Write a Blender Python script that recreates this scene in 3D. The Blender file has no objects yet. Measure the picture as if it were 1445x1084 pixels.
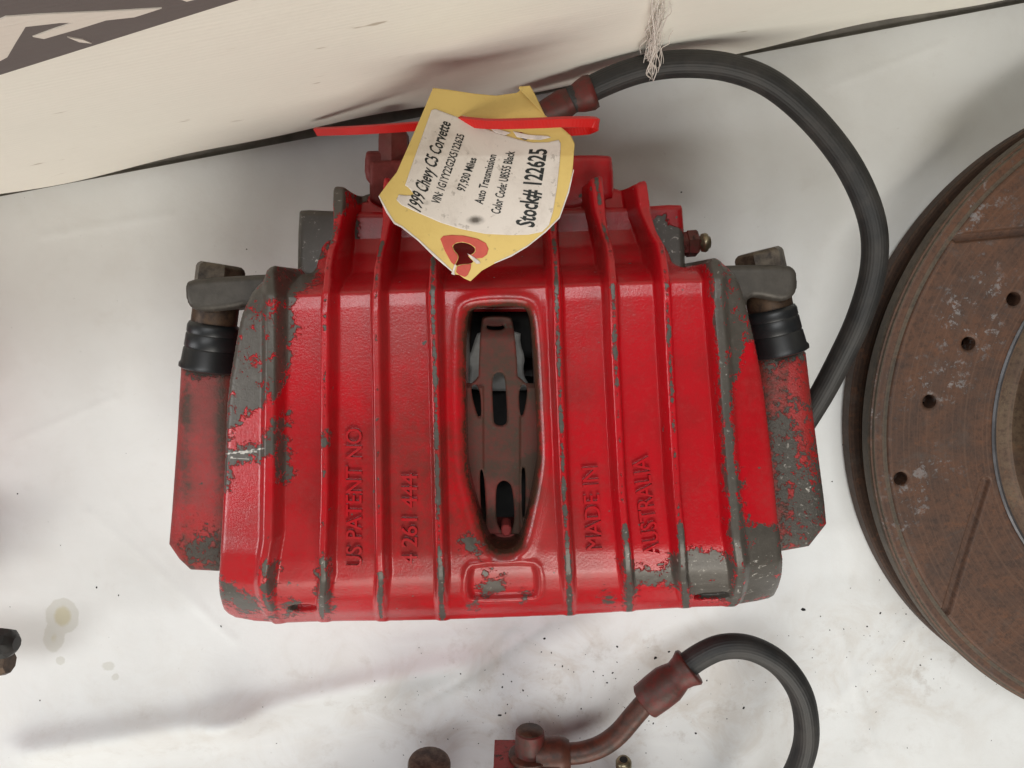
import bpy, math, random
import numpy as np
from mathutils import Vector, Matrix, noise as mnoise

random.seed(7); rng = np.random.default_rng(7)
sc = bpy.context.scene
COL = sc.collection

# ------------------------------------------------------------------ camera
F_PX, CX, CY = 1040.0, 722.5, 542.0          # focal length and centre in photo pixels
CAM_H, TILT = 0.353, math.radians(-6.7)
cam_d = bpy.data.cameras.new('camera'); cam = bpy.data.objects.new('camera', cam_d); COL.objects.link(cam)
cam_d.sensor_width = 36.0; cam_d.lens = F_PX / 1445.0 * 36.0
cam_d.clip_start = 0.01; cam_d.clip_end = 50
cam.location = (0, 0, CAM_H); cam.rotation_euler = (TILT, 0, 0)
sc.camera = cam

# ------------------------------------------------------------------ world + workshop lamps
w = bpy.data.worlds.new('World'); sc.world = w; w.use_nodes = True
bg = w.node_tree.nodes['Background']; bg.inputs[0].default_value = (0.95, 0.97, 1.0, 1); bg.inputs[1].default_value = 0.04
def lamp(name, loc, tgt, sx, sy, power, col):
    d = bpy.data.lights.new(name, 'AREA'); d.shape = 'RECTANGLE'; d.size = sx; d.size_y = sy
    d.energy = power; d.color = col
    o = bpy.data.objects.new(name, d); COL.objects.link(o); o.location = loc
    o.rotation_euler = (Vector(tgt) - Vector(loc)).to_track_quat('-Z', 'Y').to_euler()
    return o
lamp('ceiling_tube_overhead', (-0.15, 0.42, 1.9), (0, 0, 0), 1.3, 0.30, 18, (0.97, 0.99, 1.0))
lamp('ceiling_tube_front', (0.45, -1.55, 1.75), (0, -0.05, 0), 1.4, 0.30, 20, (1.0, 0.97, 0.91))
lamp('ceiling_tube_left', (-2.6, -0.55, 1.35), (0, 0, 0), 0.3, 1.3, 25, (0.97, 0.985, 1.0))
lamp('shop_door_light', (0.10, -2.4, 1.45), (0, 0, 0.05), 2.2, 1.5, 42, (1.0, 0.94, 0.84))
vs = sc.view_settings
vs.view_transform = 'Standard'; vs.look = 'None'; vs.gamma = 1.0; vs.exposure = -0.10
sc.render.resolution_x = 1024; sc.render.resolution_y = 768

# ------------------------------------------------------------------ pixel <-> place
ct, st = math.cos(TILT), math.sin(TILT)
def ray(px, py):
    x = (px - CX) / F_PX; y = -(py - CY) / F_PX
    return x, y * ct + st, y * st - ct            # camera -Z turned by TILT about X
def P(px, py, z):
    dx, dy, dz = ray(px, py); t = (z - CAM_H) / dz
    return (dx * t, dy * t, z)
def PX(x, y, z):
    vx, vy, vz = x, y, z - CAM_H
    cy_ = vy * ct + vz * st; cz_ = -vy * st + vz * ct
    return CX + F_PX * vx / -cz_, CY - F_PX * cy_ / -cz_

# ------------------------------------------------------------------ helpers
def tag(o, label=None, cat=None, group=None, kind=None):
    if label: o['label'] = label
    if cat: o['category'] = cat
    if group: o['group'] = group
    if kind: o['kind'] = kind
    return o
def empty(name, loc):
    o = bpy.data.objects.new(name, None); COL.objects.link(o); o.location = loc
    o.empty_display_size = 0.01
    return o
def link(name, me, mat, parent=None, smooth=True):
    o = bpy.data.objects.new(name, me); COL.objects.link(o)
    if mat: me.materials.append(mat)
    if parent is not None:
        o.parent = parent
        p = parent; off = Vector((0, 0, 0))
        while p is not None:
            off += p.location; p = p.parent
        o.location = -off                          # children keep world coordinates
    if smooth and len(me.polygons):
        me.polygons.foreach_set('use_smooth', np.ones(len(me.polygons), dtype=bool))
    return o
def mesh(name, verts, faces):
    me = bpy.data.meshes.new(name)
    me.from_pydata([tuple(v) for v in verts], [], [tuple(f) for f in faces]); me.update()
    return me
def fattr(me, name, vals):
    a = me.attributes.new(name, 'FLOAT', 'POINT'); a.data.foreach_set('value', np.asarray(vals, dtype=np.float32))
def coords(me):
    c = np.empty(len(me.vertices) * 3); me.vertices.foreach_get('co', c); return c.reshape(-1, 3)
def chaikin(p, n=2, q=0.25):
    p = np.asarray(p, float)
    for _ in range(n):
        a = p; b = np.roll(p, -1, 0)
        p = np.stack([a * (1 - q) + b * q, a * q + b * (1 - q)], 1).reshape(-1, p.shape[1])
    return p
def sdf_poly(X, Y, poly):
    """signed distance, positive inside"""
    poly = np.asarray(poly, float); X = np.asarray(X, float); Y = np.asarray(Y, float)
    d = np.full(X.shape, 1e18); inside = np.zeros(X.shape, bool)
    n = len(poly)
    for i in range(n):
        ax, ay = poly[i][:2]; bx, by = poly[(i + 1) % n][:2]
        ex, ey = bx - ax, by - ay; L = ex * ex + ey * ey
        if L < 1e-20: continue
        t = np.clip(((X - ax) * ex + (Y - ay) * ey) / L, 0, 1)
        d = np.minimum(d, (X - ax - t * ex) ** 2 + (Y - ay - t * ey) ** 2)
        if ay != by:
            c = ((ay > Y) != (by > Y)) & (X < (bx - ax) * (Y - ay) / (by - ay) + ax)
            inside ^= c
    return np.where(inside, 1, -1) * np.sqrt(d)
def sdf_capsule(X, Y, a, b, r):
    ex, ey = b[0] - a[0], b[1] - a[1]; L = ex * ex + ey * ey + 1e-18
    t = np.clip(((X - a[0]) * ex + (Y - a[1]) * ey) / L, 0, 1)
    return r - np.hypot(X - a[0] - t * ex, Y - a[1] - t * ey)
def sstep(a, b, x):
    t = np.clip((x - a) / (b - a), 0, 1); return t * t * (3 - 2 * t)

def relief(name, sdf, bbox, step, zfun, zbot, mapf=None, bottom=False, grid=None):
    """casting-like solid: a fine top surface cut along sdf = 0, with side walls down to zbot."""
    if grid is None:
        x0, y0, x1, y1 = bbox
        X, Y = np.meshgrid(np.arange(x0 - step, x1 + 2 * step, step), np.arange(y0 - step, y1 + 2 * step, step))
    else: X, Y = grid
    X = X.copy(); Y = Y.copy()
    for it in range(2):
        D = sdf(X, Y); e = step * 0.05
        gx = (sdf(X + e, Y) - D) / e; gy = (sdf(X, Y + e) - D) / e
        g = np.maximum(np.hypot(gx, gy), 0.3)
        m = np.abs(D) < (0.62 * step if it == 0 else 0.12 * step)
        X[m] -= (D * gx / g ** 2)[m]; Y[m] -= (D * gy / g ** 2)[m]
    D = sdf(X, Y); ins = D > -0.06 * step
    idx = np.arange(X.size).reshape(X.shape)
    a, b, c, d = idx[:-1, :-1], idx[:-1, 1:], idx[1:, 1:], idx[1:, :-1]
    ia, ib, ic, id_ = ins[:-1, :-1], ins[:-1, 1:], ins[1:, 1:], ins[1:, :-1]
    cnt = ia.astype(int) + ib + ic + id_
    q = cnt == 4; faces4 = np.stack([a[q], b[q], c[q], d[q]], 1)
    tri = []
    for miss, tr in ((ia, (b, c, d)), (ib, (a, c, d)), (ic, (a, b, d)), (id_, (a, b, c))):
        m = (cnt == 3) & ~miss; tri.append(np.stack([tr[0][m], tr[1][m], tr[2][m]], 1))
    faces3 = np.concatenate(tri)
    fx, fy = X.ravel(), Y.ravel()
    def area(f):
        k = f.shape[1]; s_ = 0
        for i in range(k): s_ = s_ + fx[f[:, i]] * fy[f[:, (i + 1) % k]] - fx[f[:, (i + 1) % k]] * fy[f[:, i]]
        return np.abs(s_) / 2
    faces4 = faces4[area(faces4) > 0.04 * step * step]; faces3 = faces3[area(faces3) > 0.04 * step * step]
    used = np.unique(np.concatenate([faces4.ravel(), faces3.ravel()]))
    remap = np.full(X.size, -1); remap[used] = np.arange(len(used))
    f4, f3 = remap[faces4], remap[faces3]
    x, y, dd = X.ravel()[used], Y.ravel()[used], np.maximum(D.ravel()[used], 0)
    z = zfun(x, y, dd)
    zb = zbot(x, y, z) if callable(zbot) else np.full(x.shape, zbot)
    e = np.concatenate([f4[:, [0, 1]], f4[:, [1, 2]], f4[:, [2, 3]], f4[:, [3, 0]], f3[:, [0, 1]], f3[:, [1, 2]], f3[:, [2, 0]]])
    key = np.sort(e, 1); k = key[:, 0] * len(used) + key[:, 1]
    u, first, n = np.unique(k, return_index=True, return_counts=True)
    be = e[first[n == 1]]
    V = np.stack([x, y, z], 1)
    nV = len(V)
    if bottom:
        V2 = np.stack([x, y, zb], 1); off = nV
        side = np.stack([be[:, 1], be[:, 0], be[:, 0] + off, be[:, 1] + off], 1)
        allF = [*f4.tolist(), *f3.tolist(), *side.tolist(), *(f4[:, ::-1] + off).tolist(), *(f3[:, ::-1] + off).tolist()]
        V = np.concatenate([V, V2])
    else:
        bv = np.unique(be); rm = np.full(nV, -1); rm[bv] = nV + np.arange(len(bv))
        V2 = np.concatenate([np.stack([x[bv], y[bv], z[bv]], 1), np.stack([x[bv], y[bv], zb[bv]], 1)])
        nb_ = len(bv); t0, t1 = rm[be[:, 0]], rm[be[:, 1]]
        side = np.stack([t1, t0, t0 + nb_, t1 + nb_], 1)
        allF = [*f4.tolist(), *f3.tolist(), *side.tolist()]
        V = np.concatenate([V, V2])
    if mapf is not None: V = mapf(V)
    return mesh(name, V, allF)

def pl(pts, z):                                    # pixel polygon -> world polygon at height z (or per-point z)
    return np.array([P(p[0], p[1], p[2] if len(p) > 2 else z)[:2] for p in pts])
def relief_px(name, pts, z, zbot, step, rnd, dome=None, smooth=1, holes=(), zextra=None):
    zo = z - 0.8 * rnd; poly = chaikin(pl(pts, zo), smooth) if smooth else pl(pts, zo)
    hp = [chaikin(pl(h, z), 2) for h in holes]
    def sdf(X, Y):
        d = sdf_poly(X, Y, poly)
        for h in hp: d = np.minimum(d, -sdf_poly(X, Y, h))
        return d
    def zf(x, y, d):
        t = np.clip(d, 0, rnd); zz = z - rnd + np.sqrt(np.maximum(rnd ** 2 - (rnd - t) ** 2, 0))
        if zextra is not None: zz = zz + zextra(x, y)
        return zz
    mn, mx = poly.min(0), poly.max(0)
    return relief(name, sdf, (mn[0], mn[1], mx[0], mx[1]), step, zf, zbot)

def spline(pts, n):
    p = np.asarray(pts, float); p = np.vstack([2 * p[0] - p[1], p, 2 * p[-1] - p[-2]])
    out = []
    for i in range(1, len(p) - 2):
        for t in np.linspace(0, 1, n, endpoint=False):
            a, b, c, d = p[i - 1], p[i], p[i + 1], p[i + 2]
            out.append(0.5 * (2 * b + (c - a) * t + (2 * a - 5 * b + 4 * c - d) * t * t + (3 * b - a - 3 * c + d) * t ** 3))
    out.append(p[-2]); return np.array(out)
def tube(name, path, rad, seg=24, up=(0, 0, 1), cap=True, flute=0.0, phase=0.0, sect=None):
    """sweep; rad scalar / per-ring list; sect(k, seg) may give (a, b) multipliers of the section"""
    path = np.asarray(path, float); n = len(path)
    rad = np.full(n, rad) if np.isscalar(rad) else np.asarray(rad, float)
    T = np.gradient(path, axis=0); T /= np.linalg.norm(T, axis=1)[:, None] + 1e-12
    U = np.array(up, float); V = []; A = []
    Np = None
    for i in range(n):
        if Np is None:
            N = np.cross(T[i], U); 
            if np.linalg.norm(N) < 1e-3: N = np.cross(T[i], (1, 0, 0))
        else: N = Np - T[i] * np.dot(Np, T[i])
        N /= np.linalg.norm(N); B = np.cross(T[i], N); Np = N
        for k in range(seg):
            th = 2 * math.pi * k / seg + phase
            r = rad[i] + flute * math.sin(k * math.pi / 2 + 0.6) * (0.35 + 0.65 * (math.sin(th * 1.5 + 0.8) > -0.2))
            sx, sy = sect(i) if sect else (1, 1)
            V.append(path[i] + N * math.cos(th) * r * sx + B * math.sin(th) * r * sy)
    Fc = []
    for i in range(n - 1):
        for k in range(seg):
            a = i * seg + k; b = i * seg + (k + 1) % seg
            Fc.append((a, b, b + seg, a + seg))
    if cap:
        Fc.append(tuple(range(seg - 1, -1, -1))); Fc.append(tuple(range((n - 1) * seg, n * seg)))
    return mesh(name, V, Fc)
def lathe(name, A, B, prof, seg=32, phase=0.0, up=(0, 0, 1)):
    """prof: list of (t along A->B in 0..1, radius)"""
    A = np.array(A); B = np.array(B)
    return tube(name, [A + (B - A) * t for t, r in prof], [r for t, r in prof], seg, up, True, 0, phase)
def autosmooth(me, ang=40):
    """mark sharp edges by angle so that smooth shading keeps crisp corners"""
    import bmesh
    bm = bmesh.new(); bm.from_mesh(me)
    for e in bm.edges:
        if len(e.link_faces) == 2 and e.calc_face_angle(0) > math.radians(ang): e.smooth = False
    bm.to_mesh(me); bm.free(); return me

# ------------------------------------------------------------------ materials
def newmat(name):
    m = bpy.data.materials.new(name); m.use_nodes = True
    nt = m.node_tree; b = nt.nodes['Principled BSDF']; return m, nt, b
def nd(nt, typ, **kw):
    n = nt.nodes.new(typ)
    for k, v in kw.items():
        if k.startswith('i_'):
            key = k[2:]
            n.inputs[int(key) if key.isdigit() else key.replace('_', ' ')].default_value = v
        else: setattr(n, k, v)
    return n
def mth(nt, op, a, b=None, clamp=False):
    n = nt.nodes.new('ShaderNodeMath'); n.operation = op; n.use_clamp = clamp
    for i, v in enumerate((a, b)):
        if v is None: continue
        if hasattr(v, 'links'): nt.links.new(v, n.inputs[i])
        else: n.inputs[i].default_value = v
    return n.outputs[0]
def mix(nt, fac, a, b):
    n = nt.nodes.new('ShaderNodeMix'); n.data_type = 'RGBA'
    for s, v in ((n.inputs[0], fac), (n.inputs[6], a), (n.inputs[7], b)):
        if hasattr(v, 'links'): nt.links.new(v, s)
        else: s.default_value = v if not isinstance(v, tuple) or len(v) == 4 else (*v, 1)
    return n.outputs[2]
def ramp(nt, src, a, b):
    n = nt.nodes.new('ShaderNodeMapRange'); n.interpolation_type = 'SMOOTHSTEP'
    nt.links.new(src, n.inputs[0]); n.inputs[1].default_value = a; n.inputs[2].default_value = b
    return n.outputs[0]
def tco(nt): return nt.nodes.new('ShaderNodeTexCoord').outputs['Object']
def noise(nt, co, scale, detail=4, rough=0.6, dist=0.0):
    n = nt.nodes.new('ShaderNodeTexNoise'); n.inputs['Scale'].default_value = scale
    n.inputs['Detail'].default_value = detail; n.inputs['Roughness'].default_value = rough; n.inputs['Distortion'].default_value = dist
    nt.links.new(co, n.inputs['Vector']); return n.outputs['Fac']
def bump(nt, h, strength, dist, prev=None):
    n = nt.nodes.new('ShaderNodeBump'); n.inputs['Strength'].default_value = strength; n.inputs['Distance'].default_value = dist
    nt.links.new(h, n.inputs['Height'])
    if prev is not None: nt.links.new(prev, n.inputs['Normal'])
    return n.outputs[0]
def setc(nt, sock, v):
    if hasattr(v, 'links'): nt.links.new(v, sock)
    else: sock.default_value = (*v, 1) if isinstance(v, tuple) and len(v) == 3 else v

RED = (0.47, 0.005, 0.012); GREY = (0.076, 0.067, 0.056)
def paint_mat(name, red=RED, grey=GREY, rough=0.33, chipamp=1.1, dirt=0.38, grain=0.00006):
    m, nt, b = newmat(name); co = tco(nt)
    at = nt.nodes.new('ShaderNodeAttribute'); at.attribute_name = 'wear'
    gr = nt.nodes.new('ShaderNodeAttribute'); gr.attribute_name = 'grime_darkening'
    n1 = noise(nt, co, 420, 7, 0.72, 0.6); n2 = noise(nt, co, 130, 4, 0.6)
    nn = mth(nt, 'ADD', mth(nt, 'MULTIPLY', n1, 0.65), mth(nt, 'MULTIPLY', n2, 0.35))
    nn = mth(nt, 'MULTIPLY', mth(nt, 'SUBTRACT', nn, 0.5), chipamp * 6.5)
    v = mth(nt, 'ADD', at.outputs['Fac'], nn)
    mask = ramp(nt, v, -0.06, 0.06)
    # rare tiny chips all over
    n3 = noise(nt, co, 210, 2, 0.5); chip = ramp(nt, n3, 0.735, 0.75)
    mask = mth(nt, 'MAXIMUM', mask, chip)
    # colours
    nd1 = noise(nt, co, 38, 5, 0.65); nd2 = noise(nt, co, 420, 4, 0.7)
    redc = mix(nt, mth(nt, 'MULTIPLY', ramp(nt, nd1, 0.42, 0.75), dirt), red, (0.16, 0.012, 0.010))
    redc = mix(nt, mth(nt, 'MULTIPLY', ramp(nt, nd2, 0.5, 0.8), 0.25), redc, (red[0] * 1.1, 0.03, 0.035))
    nd3 = noise(nt, co, 17, 4, 0.6)
    redc = mix(nt, mth(nt, 'MULTIPLY', ramp(nt, mth(nt, 'ADD', nd3, mth(nt, 'MULTIPLY', nd2, 0.3)), 0.55, 0.80), dirt * 1.3), redc, (0.36, 0.040, 0.040))
    g2 = mth(nt, 'MULTIPLY', gr.outputs['Fac'], ramp(nt, mth(nt, 'ADD', nd1, mth(nt, 'MULTIPLY', nd2, 0.5)), 0.45, 0.95))
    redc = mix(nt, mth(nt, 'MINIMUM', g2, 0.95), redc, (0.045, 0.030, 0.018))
    gc = mix(nt, ramp(nt, nd2, 0.35, 0.75), grey, tuple(min(1, c * 1.2) for c in grey))
    shiny = mth(nt, 'MULTIPLY', ramp(nt, at.outputs['Fac'], 0.35, 0.9), ramp(nt, n1, 0.60, 0.66))
    shiny = mth(nt, 'MAXIMUM', shiny, mth(nt, 'MULTIPLY', ramp(nt, at.outputs['Fac'], 2.8, 3.6), ramp(nt, n1, 0.38, 0.5)))
    gc = mix(nt, mth(nt, 'MULTIPLY', ramp(nt, nd1, 0.4, 0.7), 0.35), gc, tuple(c * 0.55 for c in grey))
    gc = mix(nt, shiny, gc, (0.50, 0.47, 0.42))
    col = mix(nt, mask, redc, gc); nt.links.new(col, b.inputs['Base Color'])
    nt.links.new(mth(nt, 'ADD', mth(nt, 'MULTIPLY', mask, 0.12), mth(nt, 'ADD', rough, mth(nt, 'MULTIPLY', nd1, 0.12))), b.inputs['Roughness'])
    nt.links.new(mth(nt, 'MULTIPLY', mask, 0.15), b.inputs['Metallic'])
    b.inputs['Specular IOR Level'].default_value = 0.45
    h = bump(nt, mth(nt, 'SUBTRACT', 1.0, ramp(nt, v, -0.25, 0.10)), 0.8, 0.00035)
    h = bump(nt, noise(nt, co, 1100, 3, 0.7), 0.5, grain * 2.5, h)
    h = bump(nt, noise(nt, co, 130, 2, 0.5), 0.4, grain * 3, h)
    nt.links.new(h, b.inputs['Normal']); return m
M_BODY = paint_mat('chipped_red_paint', rough=0.19)
M_SLEEVE = paint_mat('weathered_red_paint', (0.36, 0.010, 0.010), (0.060, 0.050, 0.040), 0.42, 1.5, 0.9, 0.0003)
M_DARKRED = paint_mat('dull_dark_red_paint', (0.145, 0.008, 0.008), (0.055, 0.038, 0.028), 0.48, 1.4, 0.7, 0.0001)
M_SPRING = paint_mat('dusty_red_spring', (0.13, 0.016, 0.011), (0.07, 0.055, 0.04), 0.68, 0.6, 0.8, 0.00005)

def simple(name, col, rough=0.5, metal=0.0, var=0.3, vs_=120, bumpd=0.0001, bscale=500, col2=None, spec=0.5):
    m, nt, b = newmat(name); co = tco(nt)
    n = noise(nt, co, vs_, 6, 0.65)
    c2 = col2 if col2 else tuple(c * (1 - var) for c in col)
    nt.links.new(mix(nt, ramp(nt, n, 0.35, 0.68), col, c2), b.inputs['Base Color'])
    nt.links.new(mth(nt, 'ADD', rough - 0.08, mth(nt, 'MULTIPLY', n, 0.16)), b.inputs['Roughness'])
    b.inputs['Metallic'].default_value = metal; b.inputs['Specular IOR Level'].default_value = spec
    nt.links.new(bump(nt, noise(nt, co, bscale, 4, 0.6), 0.6, bumpd), b.inputs['Normal'])
    return m
M_RUBBER = simple('black_rubber_boot', (0.012, 0.013, 0.014), 0.42, 0, 0.3, 200, 0.00003)
M_HOSE = simple('rubber_hose', (0.016, 0.016, 0.0155), 0.58, 0, 0.4, 90, 0.00006, 700, (0.034, 0.031, 0.028))
M_BOLT = simple('tarnished_bolt', (0.11, 0.085, 0.058), 0.5, 0.25, 0.4, 260, 0.0002, 420, (0.030, 0.020, 0.014))
M_PIN = simple('rusty_pin', (0.085, 0.050, 0.028), 0.5, 0.4, 0.5, 260, 0.0002, 420, (0.03, 0.018, 0.012))
M_BRASS = simple('brass_nipple', (0.30, 0.25, 0.16), 0.35, 0.8, 0.35, 300, 0.00006)
M_RUSTPIPE = simple('rusty_pipe', (0.10, 0.030, 0.016), 0.5, 0.1, 0.5, 220, 0.0002, 500, (0.040, 0.020, 0.013))
M_FITTING = simple('rusty_painted_fitting', (0.065, 0.030, 0.022), 0.55, 0.1, 0.5, 150, 0.0003, 420, (0.135, 0.018, 0.014))
M_BLACK = simple('brake_dust_black', (0.010, 0.009, 0.008), 0.8, 0, 0.4, 120, 0.0001)
M_DIMSHEET = simple('dim_sheet_grey', (0.33, 0.32, 0.30), 0.5, 0.2, 0.25, 160, 0.00006)  # grey of the dimly lit sheet, put into the colour
M_GREYCAST = simple('bare_grey_casting', GREY, 0.5, 0.35, 0.25, 220, 0.00012, 600)
M_TIE = simple('red_nylon', (0.55, 0.012, 0.010), 0.32, 0, 0.12, 60, 0.00002)
M_DARKBOLT = simple('dark_rubber_cap', (0.018, 0.017, 0.015), 0.5, 0, 0.4, 200, 0.0001)

# ------------------------------------------------------------------ table, sheet, banner
def table_mat():
    return simple('grey_table_top', (0.30, 0.28, 0.25), 0.6, 0, 0.4, 40, 0.0001)
EDGE_L, EDGE_R = P(-420, 356, 0), P(1860, -75, 0)
me = mesh('table', [(-1.0, -0.9, -0.032), (1.0, -0.9, -0.032), (1.0, 0.6, -0.032), (-1.0, 0.6, -0.032),
                    (-1.0, -0.9, -0.0035), (1.0, -0.9, -0.0035), (1.0, 0.6, -0.0035), (-1.0, 0.6, -0.0035)],
          [(3, 2, 1, 0), (4, 5, 6, 7), (0, 1, 5, 4), (1, 2, 6, 5), (2, 3, 7, 6), (3, 0, 4, 7)])
tag(link('table', me, table_mat(), smooth=False), kind='structure')

def sheet_mat():
    m, nt, b = newmat('white_tyvek_sheet'); co = tco(nt)
    n1 = noise(nt, co, 14, 5, 0.6); n2 = noise(nt, co, 260, 5, 0.7); n3 = noise(nt, co, 60, 6, 0.7)
    c = mix(nt, mth(nt, 'MULTIPLY', ramp(nt, n1, 0.40, 0.75), 0.5), (0.765, 0.775, 0.765), (0.665, 0.665, 0.65))
    at = nt.nodes.new('ShaderNodeAttribute'); at.attribute_name = 'dirt'
    sp = mth(nt, 'MULTIPLY', at.outputs['Fac'], ramp(nt, n3, 0.54, 0.72))
    c = mix(nt, mth(nt, 'MULTIPLY', sp, 0.45), c, (0.36, 0.30, 0.24))
    fine = mth(nt, 'MULTIPLY', ramp(nt, n2, 0.66, 0.74), mth(nt, 'ADD', mth(nt, 'MULTIPLY', at.outputs['Fac'], 0.5), 0.06))
    c = mix(nt, fine, c, (0.22, 0.18, 0.14))
    c = mix(nt, mth(nt, 'MULTIPLY', mth(nt, 'MINIMUM', at.outputs['Fac'], 1.0), mth(nt, 'MULTIPLY', ramp(nt, noise(nt, co, 32, 5, 0.7, 0.8), 0.42, 0.70), 0.5)), c, (0.52, 0.45, 0.37))
    a2 = nt.nodes.new('ShaderNodeAttribute'); a2.attribute_name = 'stain'
    sv = mth(nt, 'ADD', a2.outputs['Fac'], mth(nt, 'MULTIPLY', mth(nt, 'SUBTRACT', n3, 0.5), 1.2))
    c = mix(nt, mth(nt, 'MULTIPLY', ramp(nt, sv, 0.0, 0.25), 0.45), c, (0.50, 0.49, 0.42))
    c = mix(nt, mth(nt, 'MULTIPLY', ramp(nt, sv, 0.95, 1.5), 0.5), c, (0.50, 0.44, 0.22))
    nt.links.new(c, b.inputs['Base Color']); b.inputs['Roughness'].default_value = 0.62
    b.inputs['Specular IOR Level'].default_value = 0.3
    h = bump(nt, noise(nt, co, 45, 5, 0.6), 0.4, 0.0009); h = bump(nt, n2, 0.3, 0.00015, h)
    nt.links.new(h, b.inputs['Normal']); return m
spoly = np.array([(-0.95, -0.85), (0.95, -0.85), EDGE_R[:2], EDGE_L[:2]])
def crease(x, y, a, b, wdt, h):
    A = P(*a, 0); B = P(*b, 0)
    d = -sdf_capsule(x, y, A, B, 0.0); ex, ey = B[0] - A[0], B[1] - A[1]; L = math.hypot(ex, ey)
    s = ((x - A[0]) * ey - (y - A[1]) * ex) / L
    return h * np.exp(-(d / wdt) ** 2) * (0.6 + 0.4 * np.tanh(s / wdt * 3))
def zsheet(x, y, d):
    z = 0.0010 * np.sin(x * 31 + 1.3 * np.sin(y * 17)) * np.sin(y * 27 + 0.8) * sstep(0.0, 0.05, d)
    z += crease(x, y, (60, 1035), (330, 990), 0.016, 0.0125) + crease(x, y, (330, 990), (640, 925), 0.014, 0.0090)
    z += crease(x, y, (600, 985), (760, 885), 0.004, 0.0012) + crease(x, y, (130, 720), (330, 900), 0.003, 0.0009)
    z += crease(x, y, (1330, 210), (1190, 330), 0.010, 0.002) + crease(x, y, (1090, 110), (1170, 190), 0.010, 0.0015)
    z += crease(x, y, (1180, 985), (1300, 870), 0.006, 0.001) + crease(x, y, (930, 235), (1080, 300), 0.008, 0.0008)
    for a, b in (((640, 960), (720, 880)), ((560, 905), (820, 872)), ((165, 700), (290, 860)), ((20, 620), (160, 560)), ((1010, 240), (1150, 420)), ((1170, 120), (1330, 60)), ((900, 1040), (1050, 1060)), ((1190, 890), (1240, 1070)), ((250, 1060), (520, 1030)), ((60, 330), (240, 300))):
        z += crease(x, y, a, b, 0.0022, 0.0005)
    return z - 0.0009
me = relief('table_sheet', lambda X, Y: sdf_poly(X, Y, spoly), (-0.55, -0.50, 0.55, 0.30), 0.0017, zsheet, lambda x, y, z: z - 0.0004)
c = coords(me); px, py = PX(c[:, 0], c[:, 1], c[:, 2])
dirt = 0.12 + 1.1 * np.exp(-(((px - 830) / 330) ** 2 + ((py - 1000) / 120) ** 2)) + 0.8 * np.exp(-(((px - 1290) / 130) ** 2 + ((py - 930) / 90) ** 2)) + 0.25 * np.exp(-(((px - 250) / 250) ** 2 + ((py - 1050) / 90) ** 2))
fattr(me, 'dirt', dirt)
def blob(px, py, x, y, rx, ry): return 1 - np.hypot((px - x) / rx, (py - y) / ry)
stn = np.maximum.reduce([2.2 * blob(px, py, 88, 870, 24, 27), 1.5 * blob(px, py, 76, 900, 16, 22), 1.0 * blob(px, py, 85, 932, 7, 7), 0.8 * blob(px, py, 152, 940, 12, 8), 0.7 * blob(px, py, 162, 956, 7, 6)])
fattr(me, 'stain', np.maximum(stn, -1))
tag(link('table_sheet', me, sheet_mat()), kind='structure')

# banner hanging behind: profile swept along its foot
BA, BB = np.array(P(-420, 372, 0.004)[:2]), np.array(P(1860, -62, 0.004)[:2])
bdir = (BB - BA) / np.linalg.norm(BB - BA); bnor = np.array([-bdir[1], bdir[0]])    # towards the back
BLEN = np.linalg.norm(BB - BA)
def banner_point(s, o, z): q = BA + bdir * s + bnor * o; return (q[0], q[1], z)
def on_banner(px, py, o=0.0):
    d = np.array(ray(px, py)); n = np.array([bnor[0], bnor[1], 0]); p0 = np.array([*(BA + bnor * o), 0.0]); c0 = np.array([0, 0, CAM_H])
    t = np.dot(p0 - c0, n) / np.dot(d, n); h = c0 + d * t
    return np.dot(h[:2] - BA, bdir), h[2]
prof = [(0.030, 0.0), (0.016, 0.0005), (0.009, 0.004), (0.0045, 0.011), (0.0022, 0.022), (0.001, 0.04), (0.0, 0.07), (0.0, 0.12), (0.0, 0.2), (0.0, 0.34), (0.02, 0.345), (0.045, 0.34), (0.045, 0.02)]
ns = 260; V = []; Fc = []; npf = len(prof)
for i in range(ns + 1):
    s = BLEN * i / ns
    sp = PX(*banner_point(s, 0, 0.004))[0]
    lift = 0.006 * math.exp(-((sp - 480) / 150) ** 2) + 0.001 + 0.0006 * math.sin(s * 60)
    wob = 0.0012 * math.sin(s * 23 + 1) + 0.0007 * math.sin(s * 61)
    for o, z in prof:
        k = max(0, 1 - z / 0.08)
        V.append(banner_point(s, o + wob * k - (0.002 * math.sin(s * 12) * (z / 0.34)) if z < 0.33 else o, z + lift * max(0, 1 - z / 0.05)))
for i in range(ns):
    for j in range(npf):
        a = i * npf + j; b = i * npf + (j + 1) % npf
        Fc.append((a, a + npf, b + npf, b))
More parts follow.
